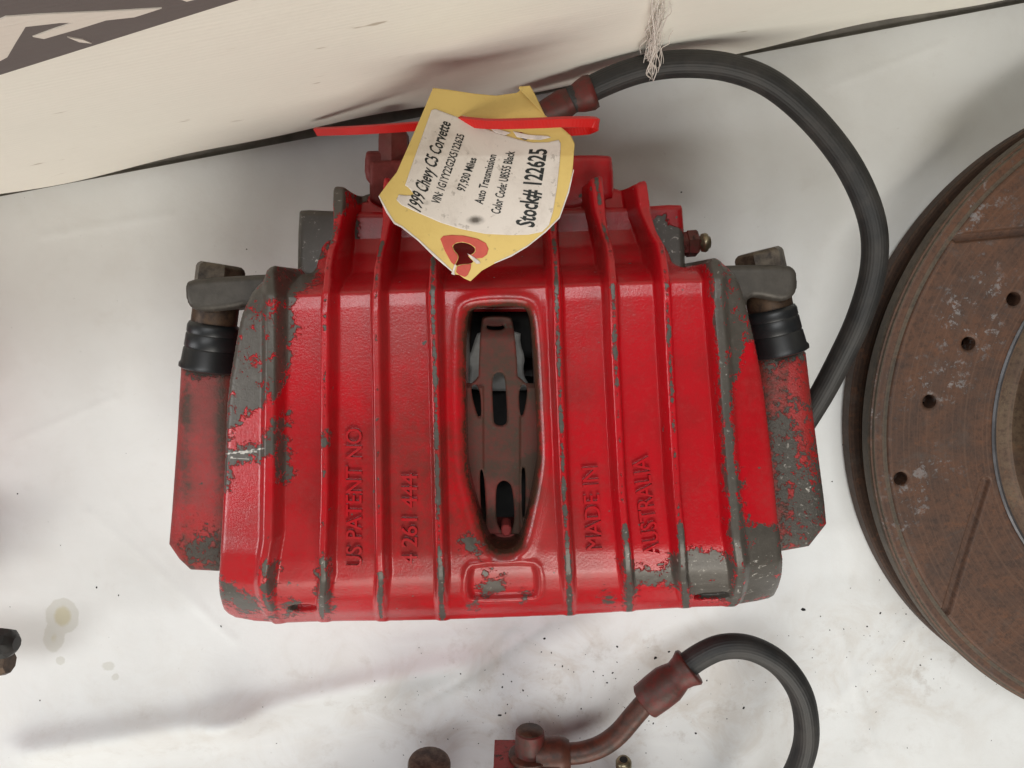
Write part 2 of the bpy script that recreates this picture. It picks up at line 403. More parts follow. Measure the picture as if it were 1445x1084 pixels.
def fabric_mat(name, col, var):
    m, nt, b = newmat(name); co = tco(nt)
    mp = nt.nodes.new('ShaderNodeMapping'); nt.links.new(co, mp.inputs[0])
    mp.inputs['Rotation'].default_value = (0, 0, -math.atan2(bdir[1], bdir[0]))
    n1 = noise(nt, mp.outputs[0], 9, 5, 0.65)
    mp2 = nt.nodes.new('ShaderNodeMapping'); nt.links.new(mp.outputs[0], mp2.inputs[0]); mp2.inputs['Scale'].default_value = (60, 300, 900)
    thr = noise(nt, mp2.outputs[0], 1.0, 3, 0.6)
    mp3 = nt.nodes.new('ShaderNodeMapping'); nt.links.new(mp.outputs[0], mp3.inputs[0]); mp3.inputs['Scale'].default_value = (60, 150, 260)
    dn = noise(nt, mp3.outputs[0], 1.0, 2, 0.5)
    c = mix(nt, mth(nt, 'MULTIPLY', ramp(nt, n1, 0.35, 0.7), 0.5), col, tuple(x * (1 - var) for x in col))
    c = mix(nt, mth(nt, 'MULTIPLY', thr, 0.16), c, tuple(x * 0.7 for x in col))
    c = mix(nt, mth(nt, 'MULTIPLY', ramp(nt, dn, 0.72, 0.80), 0.6), c, (0.30, 0.22, 0.14))
    nt.links.new(c, b.inputs['Base Color']); b.inputs['Roughness'].default_value = 0.7; b.inputs['Specular IOR Level'].default_value = 0.25
    wv = nd(nt, 'ShaderNodeTexWave', wave_type='BANDS', bands_direction='Z'); nt.links.new(mp.outputs[0], wv.inputs['Vector'])
    wv.inputs['Scale'].default_value = 150; wv.inputs['Distortion'].default_value = 1.5; wv.inputs['Detail'].default_value = 2; wv.inputs['Detail Scale'].default_value = 2
    h = bump(nt, wv.outputs['Fac'], 0.10, 0.0002); h = bump(nt, thr, 0.35, 0.0002, h)
    h = bump(nt, noise(nt, co, 30, 4, 0.6), 0.3, 0.0015, h)
    nt.links.new(h, b.inputs['Normal']); return m
M_FAB = fabric_mat('cream_woven_fabric', (0.90, 0.875, 0.79), 0.08)
M_BAND = fabric_mat('dark_printed_ink', (0.16, 0.138, 0.132), 0.25)
M_PRINT = fabric_mat('pale_unprinted_fabric', (0.76, 0.70, 0.63), 0.08)
banner = empty('banner', (*(BA + bdir * BLEN / 2), 0))
tag(banner, 'cream woven banner with dark printed band hanging behind the tagged red caliper', 'banner')
link('fabric', mesh('banner_fabric', V, Fc), M_FAB, banner)
def flat_on_banner(name, pts, o, mat, parent, sm=0):
    q = np.array([on_banner(p[0], p[1], o) for p in pts]); 
    if sm: q = chaikin(q, sm)
    n = len(q)
    # follow the slight sway of the fabric
    def off(s, z): return o - (0.002 * math.sin(s * 12) * (z / 0.34))
    Vv = [banner_point(s, off(s, z) - 0.0001, z) for s, z in q] + [banner_point(s, off(s, z) + 0.0008, z) for s, z in q]
    Fv = [tuple(range(n)), tuple(range(2 * n - 1, n - 1, -1))] + [(i, i + n, (i + 1) % n + n, (i + 1) % n) for i in range(n)]
    return link(name, mesh(name, Vv, Fv), mat, parent, smooth=False)
# the printed band: a strip on the fabric above a straight lower border
(sa, za), (sb, zb_) = on_banner(0, 105, -0.0006), on_banner(350, 0, -0.0006)
kz = (zb_ - za) / (sb - sa)
nb = 60; Vb = []; Fb = []
for i in range(nb + 1):
    s = BLEN * i / nb; z0 = za + kz * (s - sa)
    for j in range(9):
        z = z0 + (0.333 - z0) * j / 8 if z0 < 0.333 else 0.333
        Vb.append(banner_point(s, -0.0006 - 0.002 * math.sin(s * 12) * (z / 0.34), z))
for i in range(nb):
    for j in range(8):
        a = i * 9 + j; Fb.append((a, a + 9, a + 10, a + 1))
link('printed_band', mesh('printed_band', Vb, Fb), M_BAND, banner)
LET = [[(-60, 60), (-10, 32), (8, 24), (60, 21), (150, 18), (229, 14), (210, 20), (190, 26), (150, 30), (110, 42), (62, 55), (46, 52), (75, 42), (104, 33), (85, 33), (36, 38), (22, 60), (10, 80), (0, 85), (-40, 100)],
       [(228, -30), (330, -30), (300, -6), (285, 0), (264, 5), (253, 1), (240, -10)]]
for q in LET: flat_on_banner('printed_letter', q, -0.0008, M_PRINT, banner)
flat_on_banner('scuff_mark', [(95, 53), (118, 57), (130, 62), (112, 60)], -0.0008, M_PRINT, banner)
# frayed threads that hang over the hose
M_THREAD = simple('frayed_white_thread', (0.78, 0.72, 0.66), 0.8, 0, 0.1, 300, 0.00002)
def thread(i):
    x0 = 932 + rng.normal(0, 7) ; x1 = 918 + rng.normal(0, 6); y0 = rng.uniform(-10, 50); y1 = rng.uniform(70, 116)
    s0, z0 = on_banner(x0, y0, -0.0012); A = np.array(banner_point(s0, -0.0012, z0))
    E = np.array(P(x1, y1, 0.058 + rng.normal(0, 0.0008)))
    pts = [A + (E - A) * t + rng.normal(0, 0.0007, 3) * (t > 0.05) for t in np.linspace(0, 1, 7)]
    return tube('frayed_thread', spline(pts, 4), 0.00011 + 0.00009 * rng.random(), 5)
for i in range(46): link('frayed_thread', thread(i), M_THREAD, banner)

# ------------------------------------------------------------------ main caliper
cal = empty('brake_caliper', (*P(710, 600, 0)[:2], 0))
tag(cal, 'red brake caliper with chipped paint and a yellow paper tag on top', 'brake caliper')

KS = 0.035                                           # the casting lies slightly turned
def yk(py, z): return P(710, py, z)[1]
def table1d(kn):
    ys = np.array([yk(p, z) for p, z in kn]); zs = np.array([z for p, z in kn])
    o = np.argsort(ys); yy = np.linspace(ys.min() - 0.01, ys.max() + 0.01, 1200); zz = np.interp(yy, ys[o], zs[o])
    k = np.exp(-np.linspace(-2.5, 2.5, 21) ** 2); k /= k.sum()
    sharp = np.convolve(np.pad(zz, 10, mode='edge'), k, 'valid')
    k2 = np.exp(-np.linspace(-2.5, 2.5, 61) ** 2); k2 /= k2.sum()
    soft = np.convolve(np.pad(zz, 30, mode='edge'), k2, 'valid')
    f = sstep(yk(640, .09), yk(720, .09), yy); zz = sharp * (1 - f) + soft * f      # crisp shoulder, well rounded front
    return yy, zz
TB = table1d([(258, .050), (300, .053), (350, .058), (378, .067), (394, .084), (405, .0897), (425, .0902), (500, .0902), (570, .0902), (780, .0902), (815, .0888), (838, .0845), (855, .0780), (868, .068)])
TR = table1d([(255, .0700), (300, .0725), (335, .0785), (372, .092), (402, .0978), (430, .0990), (775, .0990), (812, .0968), (834, .0905), (850, .0825), (862, .0745), (868, .0690)])
def ybase(x, y): return y - KS * (x - 0.0)
def Zb(x, y): return np.interp(ybase(x, y), *TB)
def Zr(x, y): return np.interp(ybase(x, y), *TR)
# rib crests in photo pixels, top to bottom
RIBS = [
 [(380, 372, .090), (386, 420, .0965), (386, 520, .0965), (384, 640, .0965), (382, 760, .0965), (382, 868, .078)],
 [(477, 258, .071), (475, 310, .074), (464, 352, .085), (459, 400, .098), (458, 500, .099), (457, 700, .099), (456, 820, .0965), (456, 876, .07)],
 [(548, 245, .071), (545, 310, .074), (535, 352, .085), (530, 400, .098), (531, 500, .099), (534, 700, .099), (537, 820, .0965), (538, 876, .07)],
 [(618, 245, .071), (617, 310, .074), (612, 352, .085), (610, 400, .098), (613, 500, .099), (618, 700, .099), (622, 820, .0965), (624, 876, .07)],
 [(778, 245, .071), (779, 310, .074), (783, 352, .085), (785, 400, .098), (788, 500, .099), (796, 700, .099), (803, 820, .0965), (805, 874, .07)],
 [(842, 245, .071), (848, 300, .074), (860, 345, .085), (865, 400, .098), (868, 500, .099), (878, 700, .099), (888, 820, .0965), (890, 870, .07)],
 [(905, 252, .071), (912, 300, .074), (932, 345, .085), (940, 400, .098), (945, 500, .099), (956, 700, .099), (966, 820, .0965), (969, 862, .07)],
 [(1004, 362, .090), (1010, 420, .0965), (1018, 520, .0965), (1027, 640, .0965), (1036, 760, .0965), (1040, 856, .078)],
]
RW = [np.array([P(*p) for p in r]) for r in RIBS]
def ribx(i, y):
    r = RW[i]; o = np.argsort(r[:, 1]); return np.interp(y, r[o, 1], r[o, 0])
WIN = chaikin(pl([(658, 445), (668, 434), (735, 432), (747, 441), (752, 480), (756, 560), (760, 640), (758, 668), (740, 755), (730, 776), (712, 782), (694, 777), (683, 757), (664, 690), (658, 660), (656, 560)], .0905), 2)
POCK = chaikin(pl([(660, 808), (668, 798), (750, 795), (760, 804), (762, 848), (752, 857), (668, 859), (658, 850)], .0895), 1)
NOT = [chaikin(pl([(408, 851), (446, 849), (447, 864), (408, 865)], .080), 1), chaikin(pl([(980, 836), (1030, 832), (1032, 849), (982, 852)], .080), 1)]
OUT = [(312, 800, .074), (312, 838, .070), (318, 862, .068), (336, 874, .066), (455, 877, .066), (600, 875, .066), (700, 871, .066), (830, 866, .066), (960, 857, .066), (1060, 849, .066), (1090, 842, .068), (1099, 822, .070), (1099, 760, .074),
       (1088, 640, .080), (1076, 540, .082), (1062, 470, .083), (1052, 430, .083), (1040, 392, .083), (1018, 369, .088), (1006, 363, .089), (994, 372, .086), (970, 379, .082), (952, 374, .081), (942, 352, .083), (926, 318, .073), (921, 290, .070), (915, 262, .069), (905, 255, .069), (893, 263, .066), (875, 263, .06), (858, 258, .063), (846, 248, .069), (836, 252, .069), (825, 262, .06),
       (790, 262, .06), (778, 244, .069), (760, 262, .06), (640, 264, .06), (619, 246, .069), (600, 264, .06), (560, 266, .06), (548, 248, .069), (538, 266, .061), (512, 270, .06), (497, 274, .063), (486, 264, .070), (474, 263, .070), (466, 274, .071), (465, 300, .071), (459, 328, .073), (450, 356, .082), (445, 384, .082), (425, 388, .082), (403, 384, .084), (390, 374, .088), (379, 378, .088), (374, 394, .086), (362, 405, .083), (345, 436, .083), (338, 460, .083),
       (322, 552, .082), (319, 640, .080), (315, 720, .077)]
def sdf_out(X, Y): return sdf_poly(X, Y, OUTW)
def sdf_body(X, Y): return np.minimum(sdf_out(X, Y), -sdf_poly(X, Y, WIN))
def zbody_core(x, y, fine=True):
    b = Zb(x, y); r = Zr(x, y); prof_ = np.zeros_like(x)
    xL, xR = ribx(0, y), ribx(7, y); wide = sstep(P(700, 330, .075)[1], P(700, 280, .075)[1], y)
    for i in range(8):
        dx = x - ribx(i, y)
        if i == 0: dx = np.where(dx < 0, np.maximum(0, -dx * 0.0), dx)
        if i == 7: dx = np.where(dx > 0, 0, -dx)
        dx = np.abs(dx)
        prof_ = np.maximum(prof_, 1 - sstep(0.0010 + 0.0007 * wide, 0.0031 + 0.0018 * wide, dx))
    z = b + (r - b) * prof_
    # outer flanks slope away beyond the end ribs
    for side, xe in ((-1, xL), (1, xR)):
        o = np.maximum(0, side * (x - xe) - 0.0014)
        z = z - 0.0022 * sstep(0, 0.0030, o) - 0.24 * np.maximum(0, o - 0.002)
    # window lip sinks inwards, pocket and notches are sunk
    dw = -sdf_poly(x, y, WIN)
    z = z + 0.0007 * np.exp(-((dw - 0.0035) / 0.002) ** 2) - 0.0035 * (1 - np.sqrt(np.clip(1 - (1 - np.clip(dw / 0.003, 0, 1)) ** 2, 0, 1)))
    dp = sdf_poly(x, y, POCK)
    z = z - 0.0034 * sstep(-0.0006, 0.0022, dp) + 0.0005 * np.exp(-((dp + 0.0012) / 0.001) ** 2)
    for n in NOT:
        z = z - 0.004 * sstep(-0.0004, 0.0012, sdf_poly(x, y, n))
    return z
def zbody(x, y, d):
    z = zbody_core(x, y)
    do = np.maximum(sdf_out(x, y), 0); r = 0.0027
    t = np.clip(do, 0, r)
    z = z - (r - np.sqrt(np.maximum(r * r - (r - t) ** 2, 0)))
    return z
OUTZ = np.array([p[2] for p in OUT])
for _ in range(6):                                    # put the outline at the height the casting really has there
    q = np.array([P(p[0], p[1], z)[:2] for p, z in zip(OUT, OUTZ)])
    OUTZ = 0.4 * OUTZ + 0.6 * np.clip(zbody_core(q[:, 0], q[:, 1]) - 0.0026, .056, .095)
OUTW = chaikin(np.array([P(p[0], p[1], z)[:2] for p, z in zip(OUT, OUTZ)]), 1, 0.22)
mn, mx = OUTW.min(0), OUTW.max(0)
BSTEP = 0.00045
me_body = relief('caliper_body', sdf_body, (mn[0], mn[1], mx[0], mx[1]), BSTEP, zbody, lambda x, y, z: np.where(sdf_poly(x, y, WIN) > -0.002, 0.054, 0.003))

# --- where the paint is gone (photo pixel regions; the shader breaks their outlines up)
WEAR = [
 [(240, 355), (452, 355), (447, 396), (415, 416), (414, 445), (420, 462), (409, 490), (404, 520), (397, 545), (386, 562), (376, 556), (374, 572), (345, 588), (325, 606), (318, 650), (290, 650)],
 [(317, 632), (368, 630), (377, 604), (386, 592), (402, 593), (408, 640), (411, 664), (405, 680), (396, 678), (390, 650), (379, 642), (372, 650), (345, 653), (325, 656), (319, 690), (312, 694)],
 [(310, 820), (330, 824), (345, 838), (364, 850), (368, 862), (348, 868), (328, 852), (308, 842)],
 [(1000, 360), (1020, 366), (1130, 360), (1130, 440), (1072, 490), (1066, 478), (1055, 486), (1048, 500), (1036, 522), (1031, 560), (1036, 640), (1043, 700), (1058, 738), (1085, 742), (1104, 736), (1108, 856), (1040, 858), (1034, 800), (1027, 700), (1020, 620), (1017, 540), (1013, 470), (1008, 420)],
 [(945, 782), (975, 776), (1032, 786), (1042, 852), (985, 842), (965, 826), (905, 824), (884, 850), (880, 790), (892, 800), (922, 806), (940, 800)],
 [(465, 262), (490, 262), (489, 286), (482, 300), (470, 306)], [(500, 268), (526, 266), (512, 286), (500, 288)], [(466, 322), (476, 318), (470, 340), (462, 346)],
 [(656, 757), (668, 760), (678, 772), (676, 784), (664, 782), (658, 772)],
 [(682, 806), (692, 806), (692, 818), (680, 816)], [(676, 828), (690, 822), (704, 812), (706, 826), (712, 832), (696, 838), (680, 842)], [(664, 848), (676, 842), (674, 856), (662, 858)], [(738, 836), (744, 838), (744, 848), (738, 848)],
 [(398, 850), (420, 848), (424, 862), (404, 868)], [(452, 790), (462, 790), (466, 820), (468, 866), (456, 870), (450, 830)], [(375, 798), (388, 796), (388, 824), (382, 846), (390, 868), (380, 872), (374, 830)],
 [(854, 838), (866, 842), (862, 850), (852, 848)], [(405, 585), (408, 600), (402, 604)], [(455, 610), (460, 612), (458, 626)],
 [(1040, 780), (1102, 760), (1102, 846), (1046, 850)],
]
RIBW = {0: [(560, 700, .25), (700, 790, .05), (790, 870, .9)], 1: [(300, 420, .35), (420, 790, .42), (790, 872, 1.3)], 2: [(340, 420, .8), (420, 790, .32), (810, 872, 1.2)],
        3: [(330, 800, .92), (800, 872, 1.3)], 4: [(300, 720, .86), (640, 775, 1.0), (775, 870, 1.3)], 5: [(250, 290, 1.0), (300, 360, .7), (400, 560, .85), (560, 740, .4), (740, 868, 1.3)],
        6: [(330, 420, .45), (400, 560, .8), (560, 740, .55), (740, 860, 1.4)], 7: [(360, 860, 1.6)]}
def wear_field(c):
    x, y, z = c[:, 0], c[:, 1], c[:, 2]; px, py = PX(x, y, z)
    wv = np.full(len(x), -2.2)
    for q in WEAR:
        wv = np.maximum(wv, np.clip(sdf_poly(px, py, q) / 13.0, -2.2, 0.42 if len(q) > 12 else 0.9))
    for i, segs in RIBW.items():
        dx = np.abs(x - ribx(i, y)) * 1000
        for a, b, s in segs:
            s = s + 0.22 * np.sin(py * 0.11 + i * 2) * np.sin(py * 0.043 + i)
            k = sstep(a - 12, a + 4, py) * (1 - sstep(b - 4, b + 12, py))
            wv = np.maximum(wv, np.where(k > 0.01, -2.2 + k * np.clip(2.2 + (s - 0.72) * 1.7 - np.maximum(0, dx - 0.35) * 1.5, 0, 4.2), -2.2))
    for a, b in (((317, 641), (372, 633)), ((326, 646), (350, 648)), ((340, 640), (362, 637))):
        wv = np.where(sdf_capsule(px, py, a, b, 1.3) > 0, 4.0, wv)
    return wv
c = coords(me_body); wf = wear_field(c); fattr(me_body, 'wear', wf)
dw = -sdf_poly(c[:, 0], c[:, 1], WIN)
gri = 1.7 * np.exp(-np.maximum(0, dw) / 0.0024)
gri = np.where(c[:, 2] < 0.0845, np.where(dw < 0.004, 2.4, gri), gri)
bpx, bpy_ = PX(c[:, 0], c[:, 1], c[:, 2])
gri = np.maximum(gri, 0.50 * np.exp(-(((bpx - 690) / 110) ** 2 + ((bpy_ - 620) / 190) ** 2)) + 0.30 * np.exp(-(((bpx - 560) / 120) ** 2 + ((bpy_ - 700) / 130) ** 2)) + 0.25 * np.exp(-(((bpx - 860) / 60) ** 2 + ((bpy_ - 330) / 80) ** 2)) + 0.08)
fattr(me_body, 'grime_darkening', gri)
body = link('body', me_body, M_BODY, cal)

# --- cast lettering
def text_mesh(txt, extrude=0.0, bevel=0.0, offset=0.0, res=3):
    cu = bpy.data.curves.new('lettering', 'FONT'); cu.body = txt; cu.size = 1.0; cu.extrude = extrude
    cu.bevel_depth = bevel; cu.bevel_resolution = 1; cu.offset = offset; cu.resolution_u = res
    ob = bpy.data.objects.new('lettering', cu); COL.objects.link(ob)
    dg = bpy.context.evaluated_depsgraph_get(); dg.update()
    m = bpy.data.meshes.new_from_object(ob.evaluated_get(dg)); bpy.data.objects.remove(ob); bpy.data.curves.remove(cu)
    v = coords(m); f = [tuple(p.vertices) for p in m.polygons]; bpy.data.meshes.remove(m); return v, f
def cast_text(txt, a, b, cap_px, h):
    """raised letters from pixel a to b (baseline) on the bridge"""
    v, f = text_mesh(txt, 0.05, 0.012, 0.0)
    A = np.array(P(a[0], a[1], .0902)); B = np.array(P(b[0], b[1], .0902)); L = np.linalg.norm(B - A); d = (B - A) / L
    up = np.array([-d[1], d[0], 0]); sc_ = cap_px * 0.262 / 1040 / 0.73
    sx = L / (v[:, 0].max() - v[:, 0].min()); u = v[:, 0] - v[:, 0].min()
    w3 = A[None] + u[:, None] * sx * d[None] + v[:, 1][:, None] * sc_ * up[None]
    z0 = zbody_core(w3[:, 0], w3[:, 1]); t = (v[:, 2] - v[:, 2].min()) / (v[:, 2].max() - v[:, 2].min())
    w3[:, 2] = z0 - 0.0003 + t * (h + 0.0003)
    m = mesh('cast_lettering', w3, f); fattr(m, 'wear', np.full(len(w3), -2.2)); fattr(m, 'grime_darkening', np.where(t < 0.55, 1.3, 0.1))  # lower part of each raised letter is coloured darker
    return link('cast_lettering', m, M_BODY, cal, smooth=False)
cast_text('US PATENT NO', (511, 800), (511, 604), 24, 0.0014)
cast_text('4 261 444', (589, 796), (589, 668), 24, 0.0014)
cast_text('MADE IN', (849, 775), (843, 658), 24, 0.0014)
cast_text('AUSTRALIA', (931, 783), (914, 643), 25, 0.0014)

# --- mounting ears, cylinder housing blocks
def wearable(me, val, grime_darkening=0.2, poly=None):
    cc = coords(me)
    if poly is not None:
        px, py = PX(cc[:, 0], cc[:, 1], cc[:, 2]); wv = np.clip(sdf_poly(px, py, poly) / 6.0, -2.2, 1.3)
    else: wv = np.full(len(cc), val)
    fattr(me, 'wear', wv); fattr(me, 'grime_darkening', np.full(len(cc), grime_darkening)); return me
ear = relief_px('mounting_ear', [(262, 402), (266, 396), (290, 392), (380, 387), (410, 386), (410, 470), (352, 470), (357, 440), (349, 431), (335, 436), (290, 441), (270, 436), (263, 424)], .076, .046, .0005, .0026)
link('mounting_ear', ear, M_GREYCAST, cal)
ear = relief_px('mounting_ear', [(990, 376), (1050, 374), (1112, 374), (1122, 380), (1125, 392), (1124, 412), (1114, 423), (1098, 426), (1064, 418), (1052, 425), (1056, 450), (990, 450)], .076, .046, .0005, .0026)
link('mounting_ear', ear, M_GREYCAST, cal)
blk = relief_px('cylinder_housing', [(421, 300), (426, 296), (470, 298), (560, 300), (900, 292), (960, 288), (964, 294), (968, 400), (930, 440), (460, 440), (419, 420)], .056, .006, .0008, .0022)
link('cylinder_housing', wearable(blk, 0, .3, [(410, 290), (505, 290), (505, 400), (410, 400)]), M_BODY, cal)
fa = blk.attributes['wear']; cc = coords(blk); px, py = PX(cc[:, 0], cc[:, 1], cc[:, 2]); vv = np.empty(len(cc)); fa.data.foreach_get('value', vv)
vv = np.maximum(vv, np.clip(sdf_poly(px, py, [(918, 308), (940, 302), (946, 316), (964, 326), (975, 340), (975, 420), (900, 420)]) / 6, -2.2, 1.3)); fa.data.foreach_set('value', vv.astype(np.float32))
blk = relief_px('inlet_boss', [(515, 216), (520, 212), (640, 212), (640, 300), (530, 300), (524, 262), (514, 250)], .050, .008, .0008, .0025)
link('inlet_boss', wearable(blk, -2.2, .35), M_DARKRED, cal)
blk = relief_px('inlet_boss', [(521, 232), (526, 226), (642, 226), (642, 300), (522, 300)], .0545, .03, .0008, .0015)
link('inlet_boss', wearable(blk, -2.2, .25), M_DARKRED, cal)
blk = relief_px('piston_boss', [(640, 222), (770, 220), (858, 218), (865, 224), (867, 300), (640, 300)], .053, .008, .0008, .0025)
link('piston_boss', wearable(blk, -2.2, .15), M_BODY, cal)

# --- banjo bolt, bleeder, guide pins
def axis(cx, cy, z, dx, dy, L, dz=0.0):
    A = np.array(P(cx, cy, z)); d = np.array([dx, dy, dz], float); d /= np.linalg.norm(d); return A, A + d * L
A, B = axis(556, 216, .046, 0.02, 1, .0105)
o = link('banjo_bolt', autosmooth(wearable(lathe('banjo_bolt', A - (B - A) * .6, B, [(0, .0066), (.62, .0066), (.8, .0064), (.93, .0052), (1, .003)], 6, math.pi / 6), -2.2, .6), 50), M_DARKRED, cal)
A = np.array(P(960, 345, .050)); B = np.array(P(1002, 342, .050)); 
bl = link('bleeder_screw', autosmooth(wearable(lathe('bleeder_screw', A, B, [(0, .0048), (.2, .0050), (.22, .0055), (.52, .0055), (.58, .0048), (.62, .0030), (.66, .0028)], 6, 0.3), -0.6, .8), 30), M_DARKRED, cal)
link('nipple', lathe('bleeder_nipple', A, B, [(.6, .0026), (.68, .0026), (.71, .0036), (.84, .0039), (.90, .0036), (.93, .0026), (.99, .0024), (1, .0015)], 24), M_BRASS, bl)

def guide(bolt_c, boot_b, zc):
    a = np.array(P(bolt_c[0], bolt_c[1], zc)); b = np.array(P(boot_b[0], boot_b[1], zc)); d = (b - a); L = np.linalg.norm(d); d /= L
    hd = link('guide_bolt', autosmooth(lathe('guide_bolt', a - d * .0005, a + d * .0085, [(0, .0080), (.10, .0092), (.22, .0097), (1, .0097)], 6, 0.0), 25), M_BOLT, cal)
    pn = link('guide_pin', autosmooth(lathe('guide_pin', a + d * .012, b, [(0, .0086), (.55, .0086), (.6, .0082), (1, .0082)], 40)), M_PIN, cal)
    s = a + d * (L * 0.60)
    bt = link('rubber_boot', autosmooth(lathe('rubber_boot', s, b + d * .004, [(0, .0080), (.03, .0092), (.10, .0097), (.22, .0097), (.25, .0095), (.28, .0098), (.52, .0100), (.55, .0097), (.58, .0101), (.85, .0105), (.9, .0111), (.97, .0111), (1, .0100)], 48), 45), M_RUBBER, cal)
guide((312, 375), (296, 508), .062)
guide((1070, 356), (1098, 486), .062)
# bracket sleeves either side
def sleeve(pts, z, wv_poly=None):
    m = relief_px('bracket_sleeve', pts, z, .0005, .0006, .009, smooth=0)
    return m
sl = sleeve([(256, 512), (262, 508), (340, 506), (345, 800), (310, 806), (271, 804), (254, 788), (239, 766), (243, 720), (250, 620)], .062)
cc = coords(sl); px, py = PX(cc[:, 0], cc[:, 1], cc[:, 2])
fattr(sl, 'wear', np.maximum.reduce([np.clip(blob(px, py, 296, 517, 30, 16) * 2, -1.6, 1.5), np.clip(blob(px, py, 290, 780, 26, 30) * 1.2 - .2, -1.6, .3)])); fattr(sl, 'grime_darkening', 0.55 + 0.6 * np.exp(-((px - 262) / 9) ** 2) + 0.5 * np.exp(-((px - 312) / 9) ** 2))
link('bracket_sleeve', sl, M_SLEEVE, cal)
sl = sleeve([(1062, 486), (1128, 486), (1137, 496), (1148, 590), (1163, 705), (1166, 738), (1140, 771), (1095, 779), (1060, 780)], .062)
cc = coords(sl); px, py = PX(cc[:, 0], cc[:, 1], cc[:, 2])
fattr(sl, 'wear', np.maximum.reduce([np.clip(blob(px, py, 1105, 497, 46, 18) * 2, -1.6, 1.5), np.clip(blob(px, py, 1140, 720, 26, 70) * 1.5 + .3, -1.6, 1.0), np.clip(blob(px, py, 1108, 640, 16, 60) * 1.5 + .1, -1.6, 1.0), np.full(len(px), -1.0)])); fattr(sl, 'grime_darkening', np.where(px < 1112, 1.0, 0.3))
M_SLEEVE2 = paint_mat('flaking_red_paint', (0.42, 0.008, 0.010), (0.075, 0.068, 0.058), 0.4, 2.2, 0.5, 0.0004)
link('bracket_sleeve', sl, M_SLEEVE2, cal)

# --- spring plate, added gap plate and pads down in the window
spz = .076
m = relief_px('spring_plate', [(679, 452), (683, 446), (718, 446), (724, 452), (729, 500), (731, 541), (775, 541), (775, 640), (775, 660), (768, 754), (660, 754), (640, 690), (640, 640), (640, 541), (675, 541), (676, 500)], spz, spz - .0012, .0004, .0006, smooth=1,
     holes=[[(686, 458), (690, 461), (708, 461), (712, 457), (711, 466), (687, 466)], [(694, 536), (699, 526), (709, 526), (713, 536), (716, 590), (714, 601), (698, 601), (696, 590)], [(699, 690), (706, 679), (716, 679), (724, 690), (727, 752), (701, 752)],
            [(676, 662), (683, 662), (687, 748), (680, 744)], [(735, 658), (742, 658), (741, 735), (737, 740)], [(662, 543), (677, 543), (680, 588), (674, 590)], [(732, 543), (746, 543), (739, 587), (733, 587)]],
     zextra=lambda x, y: 0.0011 * sstep(0.0065, 0.0075, np.abs(x - P(708, 600, spz)[0])) * (y < P(700, 545, spz)[1]) - 0.004 * sstep(P(700, 480, spz)[1], P(700, 450, spz)[1], y))
spg = wearable(m, -2.2, 1.1)
sp = link('spring_plate', spg, M_SPRING, cal)
m = relief_px('spring_tab', [(681, 750), (742, 750), (738, 790), (685, 790)], .0725, .05, .0005, .0015); link('spring_tab', wearable(m, -2.2, .5), M_SPRING, sp)
m = relief_px('spring_tab', [(707, 741), (721, 741), (722, 756), (708, 757)], .0795, .07, .0004, .0008); link('spring_tab', wearable(m, -2.2, .1), M_SPRING, sp)
m = relief_px('sheet_gap_plate', [(655, 505), (664, 500), (668, 485), (675, 466), (735, 466), (734, 485), (741, 505), (738, 520), (740, 532), (748, 545), (748, 552), (655, 552), (662, 532), (664, 520)], .060, .058, .0006, .0005)
link('sheet_gap_plate', m, M_DIMSHEET, cal)  # made-up plate, stands in for the dim sheet seen through the gap
for pts in ([(610, 440), (800, 440), (800, 505), (610, 505)], [(560, 545), (860, 545), (860, 800), (560, 800)]):
    m = relief_px('brake_pad', pts, .052 if pts[0][1] > 500 else .054, .012, .0015, .002); link('brake_pad', m, M_BLACK, cal)

# --- flexible brake hose of this caliper
def hose_mesh(pts, r, up=(0, 0, 1)): return tube('brake_hose', spline(pts, 14), r, 112, up, True, 0.00005)
hp = [P(806, 142, .050), P(850, 118, .052), P(905, 98, .054), P(965, 90, .056), P(1030, 96, .056), P(1090, 120, .055), P(1150, 172, .053), P(1200, 238, .052), P(1230, 310, .052), P(1233, 375, .050), P(1214, 445, .047), P(1184, 510, .040), P(1150, 572, .032), P(1110, 630, .022), P(1050, 690, .012), P(980, 730, .008)]
hs = link('brake_hose', hose_mesh(hp, .0051), M_HOSE, cal)
A = np.array(P(740, 172, .047)); B = np.array(P(838, 128, .051))
m = lathe('crimp_ferrule', A, B, [(0, .0045), (.25, .0046), (.35, .0052), (.55, .0060), (.62, .0056), (.70, .0050), (.80, .0062), (.93, .0071), (1, .0066)], 12)
link('crimp_ferrule', m, M_FITTING, hs)

# ------------------------------------------------------------------ paper tag
TGZ = lambda px, py: 0.1065 + 0.010 * ((px - 675) / 130.0) ** 2 * 0.6 + 0.004 * np.sin((py - 120) / 280 * math.pi) * 0 - 0.00004 * (py - 300) * 0.0 + 0.006 * sstep(250, 130, py) * 0 + np.where(py < 220, (220 - py) * -0.00006, 0)
TAG = [(611, 124), (636, 127), (668, 132), (700, 135), (730, 131), (735, 126), (732, 122), (748, 121), (756, 135), (768, 162), (796, 183), (806, 192), (811, 203), (808, 240), (803, 272), (790, 308), (770, 328), (745, 348), (722, 362), (698, 372), (680, 382), (664, 397), (655, 393), (648, 388), (640, 387), (637, 383), (612, 362), (590, 340), (566, 321), (556, 316), (545, 300), (534, 277), (548, 258), (560, 243), (578, 202), (596, 160)]
def cr(p): return (530 + p[0] * 300 / 1084.0, 110 + p[1] * 300 / 1084.0)     # from the enlarged view
